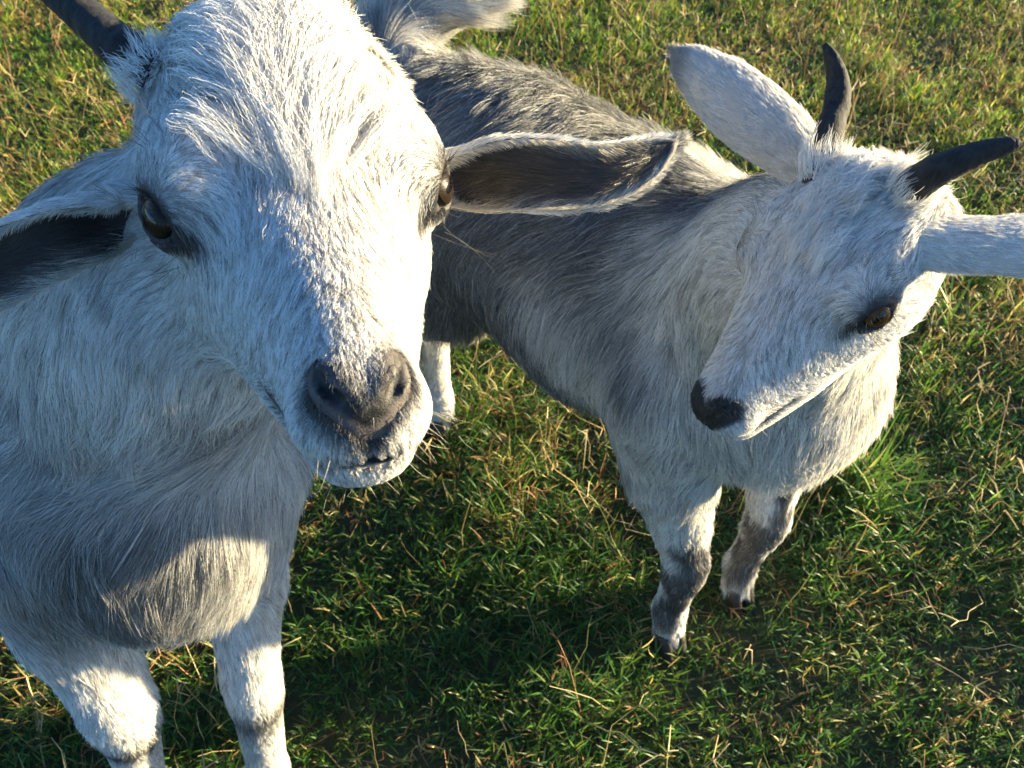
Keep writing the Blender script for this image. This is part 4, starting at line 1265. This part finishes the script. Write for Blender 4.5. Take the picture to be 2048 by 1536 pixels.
for i, (g_, (V, F, info)) in enumerate(EARS):
    ear_fur(g_, info, 50 + i, 40000, g_ is goat_kid)


def whiskers(goat, h, spec, seed, name, colr, r0):
    """Single stiff hairs: (position, direction, length cm, count, spread) in head coordinates."""
    r_ = np.random.default_rng(seed)
    K = 9; out = []
    for p, d, ln, n, sp in spec:
        for i in range(n):
            b_ = np.array(p) + r_.normal(0, sp, 3) * (1, 1, 0.6)
            dd = unit(np.array(d) + r_.normal(0, 0.16, 3)); bend = r_.normal(0, 0.4, 3) + np.array([0, 0, -0.15])
            L_ = ln * r_.uniform(0.6, 1.15)
            pts = [b_]
            for k in range(1, K):
                pts.append(pts[-1] + unit(dd + bend * k / K) * L_ / (K - 1))
            out.append(h.w(np.array(pts)))
    H = np.array(out)
    hair_obj(name, H, np.tile(np.array(colr), (len(H), 1)) * r_.uniform(0.6, 1.3, (len(H), 1)), r0, goat, tip=0.15)


for g_, h_ in ((goat_near, NEAR), (goat_kid, KID)):
    sm = 1.0 if h_ is NEAR else 0.6
    spec = []
    for x in (1, -1):
        spec += [((1.7 * x, 9.3, -3.4), (0.9 * x, 0.5, -0.3), 1.8 * sm, 5, 0.4), ((1.2 * x, 10.2, -3.8), (0.5 * x, 0.8, -0.5), 1.3 * sm, 6, 0.4), ((0.8 * x, 9.9, -5.5), (0.4 * x, 0.5, -0.9), 1.2 * sm, 5, 0.45), ((2.0 * x, 8.0, -5.6), (0.6 * x, 0.1, -0.9), 1.6 * sm, 4, 0.4)]
    whiskers(g_, h_, spec, 81, 'whiskers', (0.75, 0.68, 0.55), 0.00008)
    spec = []
    for x in (1, -1):
        spec += [((EYE_X * x, -1.3, 0.4), (0.8 * x, -0.3, 0.7), 3.2 * sm, 8, 0.3), ((EYE_X * x, 1.6, -2.3), (0.8 * x, 0.1, -0.5), 4.2 * sm, 3, 0.25)]
    whiskers(g_, h_, spec, 83, 'brow_hairs', (0.02, 0.02, 0.02), 0.0001)
    # lashes along the upper lid
    spec = []
    for x in ((1, -1) if h_ is NEAR else (-1,)):
        out_ = unit(np.array([0.80 * x, 0.46, 0.40])); yy_ = unit(np.array([-0.45 * x, 0.85, -0.30]) - out_ * (np.array([-0.45 * x, 0.85, -0.30]) @ out_)); zz_ = np.cross(out_, yy_); zz_ = zz_ if zz_[2] > 0 else -zz_
        for t_ in np.linspace(-0.85, 0.8, 16):
            p_ = np.array([EYE_X * x, 0.15, -1.2]) + 0.93 * out_ + t_ * yy_ + zz_ * 0.62 * math.sqrt(max(1 - t_ * t_, 0.1)) * (1 if h_ is NEAR else 0.45)
            spec.append((tuple(p_), tuple(out_ * 0.9 + zz_ * (0.5 if h_ is NEAR else -0.1) + 0.3 * t_ * yy_), 0.75 if h_ is NEAR else 0.5, 2 if h_ is NEAR else 1, 0.04))
    whiskers(g_, h_, spec, 85, 'eyelashes', (0.03, 0.025, 0.022) if h_ is NEAR else (0.35, 0.26, 0.15), 0.00011)

print('hairs', N_HAIRS[0])


# ------------------------------------------------------------------ stalks, tufts and dew
def stalks():
    r_ = np.random.default_rng(31)
    n = 3600
    xy = np.stack([r_.uniform(-1.4, 1.5, n * 2), r_.uniform(0.0, 2.2, n * 2)], 1)
    P = np.concatenate([xy, np.zeros((n * 2, 1))], 1)
    keep = (NZ[6](P, 2.5) + r_.normal(0, 0.9, n * 2)) > 0
    P = P[keep][:n]; n = len(P)
    az = r_.uniform(0, 6.28, n); lean = np.clip(r_.normal(0.7, 0.4, n), 0.1, 1.5); L = r_.uniform(0.04, 0.14, n)
    K = 5
    H = np.zeros((n, K, 3)); H[:, 0] = P
    kink = r_.normal(0, 0.35, (n, K)); kinka = r_.normal(0, 0.35, (n, K))
    for k in range(1, K):
        a_ = az + kinka[:, k]; l_ = np.clip(lean + kink[:, k] * (k > 1), 0, 1.62)
        H[:, k] = H[:, k - 1] + np.stack([np.cos(a_) * np.sin(l_), np.sin(a_) * np.sin(l_), np.cos(l_)], 1) * (L / (K - 1))[:, None]
    H[..., 2] = np.maximum(H[..., 2], 0.003)
    tone = np.array([(0.34, 0.24, 0.11), (0.26, 0.13, 0.06), (0.40, 0.33, 0.18), (0.20, 0.16, 0.06), (0.16, 0.18, 0.05)])
    cs = tone[r_.integers(0, 5, n)] * r_.uniform(0.8, 1.7, (n, 1))
    parts = [tubes(H, r_.uniform(0.0005, 0.0010, n), cs)]
    # forked seed heads on about half of them
    fk = np.nonzero(r_.random(n) < 0.5)[0]
    for m in range(3):
        sel = fk if m < 2 else fk[r_.random(len(fk)) < 0.5]
        a_ = az[sel] + r_.normal(0, 0.3, len(sel)) + (m - 1) * 1.1; l_ = r_.uniform(0.6, 1.6, len(sel)); fl = r_.uniform(0.010, 0.028, len(sel))
        d = np.stack([np.cos(a_) * np.sin(l_), np.sin(a_) * np.sin(l_), np.cos(l_)], 1)
        t = np.linspace(0, 1, 4)[None, :, None]
        Hh = H[sel, -1][:, None] + d[:, None] * fl[:, None, None] * t + np.array([0, 0, -0.004]) * t ** 2
        Hh[..., 2] = np.maximum(Hh[..., 2], 0.003)
        parts.append(tubes(Hh, r_.uniform(0.0007, 0.0012, len(sel)), cs[sel] * 1.1))
    V = []; F = []; Cc = []; o = 0
    for v, f_, c in parts:
        V.append(v); F.append(f_ + o); Cc.append(c); o += len(v)
    g_ = mesh_obj('dry_stalks', np.concatenate(V), np.concatenate(F), M_STRAW)
    add_tint(g_, np.concatenate(Cc))
    tag(g_, 'thin dry forked grass stalks scattered over the turf', 'dry grass', kind='stuff')


stalks()


def tuft(xy, n, lo, hi, spread, seed, label, bright=1.0):
    r_ = np.random.default_rng(seed)
    b_ = np.concatenate([np.asarray(xy) + r_.normal(0, spread, (n, 2)), np.zeros((n, 1))], 1)
    c = np.array([(0.09, 0.19, 0.03), (0.13, 0.22, 0.04), (0.07, 0.15, 0.03)])[r_.integers(0, 3, n)] * r_.uniform(0.7, 1.3, (n, 1)) * bright
    dry = r_.random(n) < 0.15
    c[dry] = DRYS[r_.integers(0, 4, dry.sum())]
    V, F, Cc = blades(b_, r_.uniform(0, 6.28, n), np.clip(r_.normal(0.35, 0.25, n), 0, 1.2), r_.uniform(lo, hi, n), r_.uniform(0.002, 0.0036, n), r_.normal(0.28, 0.18, n), Cc_ if False else c)
    o = mesh_obj('grass_tuft', V, F, M_GRASS, smooth=False)
    add_tint(o, Cc)
    tag(o, label, 'grass tuft', 'tufts of longer grass')


def on_ground(u, v):
    d = AX_F + (u - 1024) / F_PX * AX_R - (v - 768) / F_PX * AX_U
    return (CAM + d * (-CAM[2] / d[2]))[:2]


tuft(on_ground(1700, 985), 130, 0.05, 0.14, 0.02, 61, 'bright green tuft of long grass below the chest of the smaller goat')
tuft(on_ground(1910, 660), 22, 0.06, 0.13, 0.022, 62, 'few tall green grass blades right of the smaller goat, below its ear')
tuft(on_ground(1990, 1050), 26, 0.03, 0.07, 0.02, 63, 'yellow green grass tuft near the right edge, level with the hooves', 1.2)


def dew():
    r_ = np.random.default_rng(41)
    n = 1600
    xy = np.stack([r_.uniform(-1.2, 1.3, n), r_.uniform(0.1, 2.1, n)], 1)
    P = np.concatenate([xy, r_.uniform(0.008, 0.032, (n, 1))], 1)
    ico = np.array([(0, 0, 1), (0.89, 0, 0.45), (0.28, 0.85, 0.45), (-0.72, 0.53, 0.45), (-0.72, -0.53, 0.45), (0.28, -0.85, 0.45), (0.72, 0.53, -0.45), (-0.28, 0.85, -0.45), (-0.89, 0, -0.45), (-0.28, -0.85, -0.45), (0.72, -0.53, -0.45), (0, 0, -1)])
    tri = np.array([(0, 1, 2), (0, 2, 3), (0, 3, 4), (0, 4, 5), (0, 5, 1), (1, 6, 2), (2, 7, 3), (3, 8, 4), (4, 9, 5), (5, 10, 1), (6, 7, 2), (7, 8, 3), (8, 9, 4), (9, 10, 5), (10, 6, 1), (11, 7, 6), (11, 8, 7), (11, 9, 8), (11, 10, 9), (11, 6, 10)])
    V = P[:, None] + ico[None] * r_.uniform(0.0003, 0.0008, n)[:, None, None]
    F = np.arange(n)[:, None, None] * 12 + tri[None]
    m, N_, L, b = new_mat('dew_water')
    b.inputs['Base Color'].default_value = (1, 1, 1, 1); b.inputs['Roughness'].default_value = 0.03
    b.inputs['IOR'].default_value = 1.33; b.inputs['Transmission Weight'].default_value = 1.0
    o = mesh_obj('dew', V.reshape(-1, 3), F.reshape(-1, 3), m)
    tag(o, 'tiny dew drops caught in the grass', 'dew', kind='stuff')


dew()
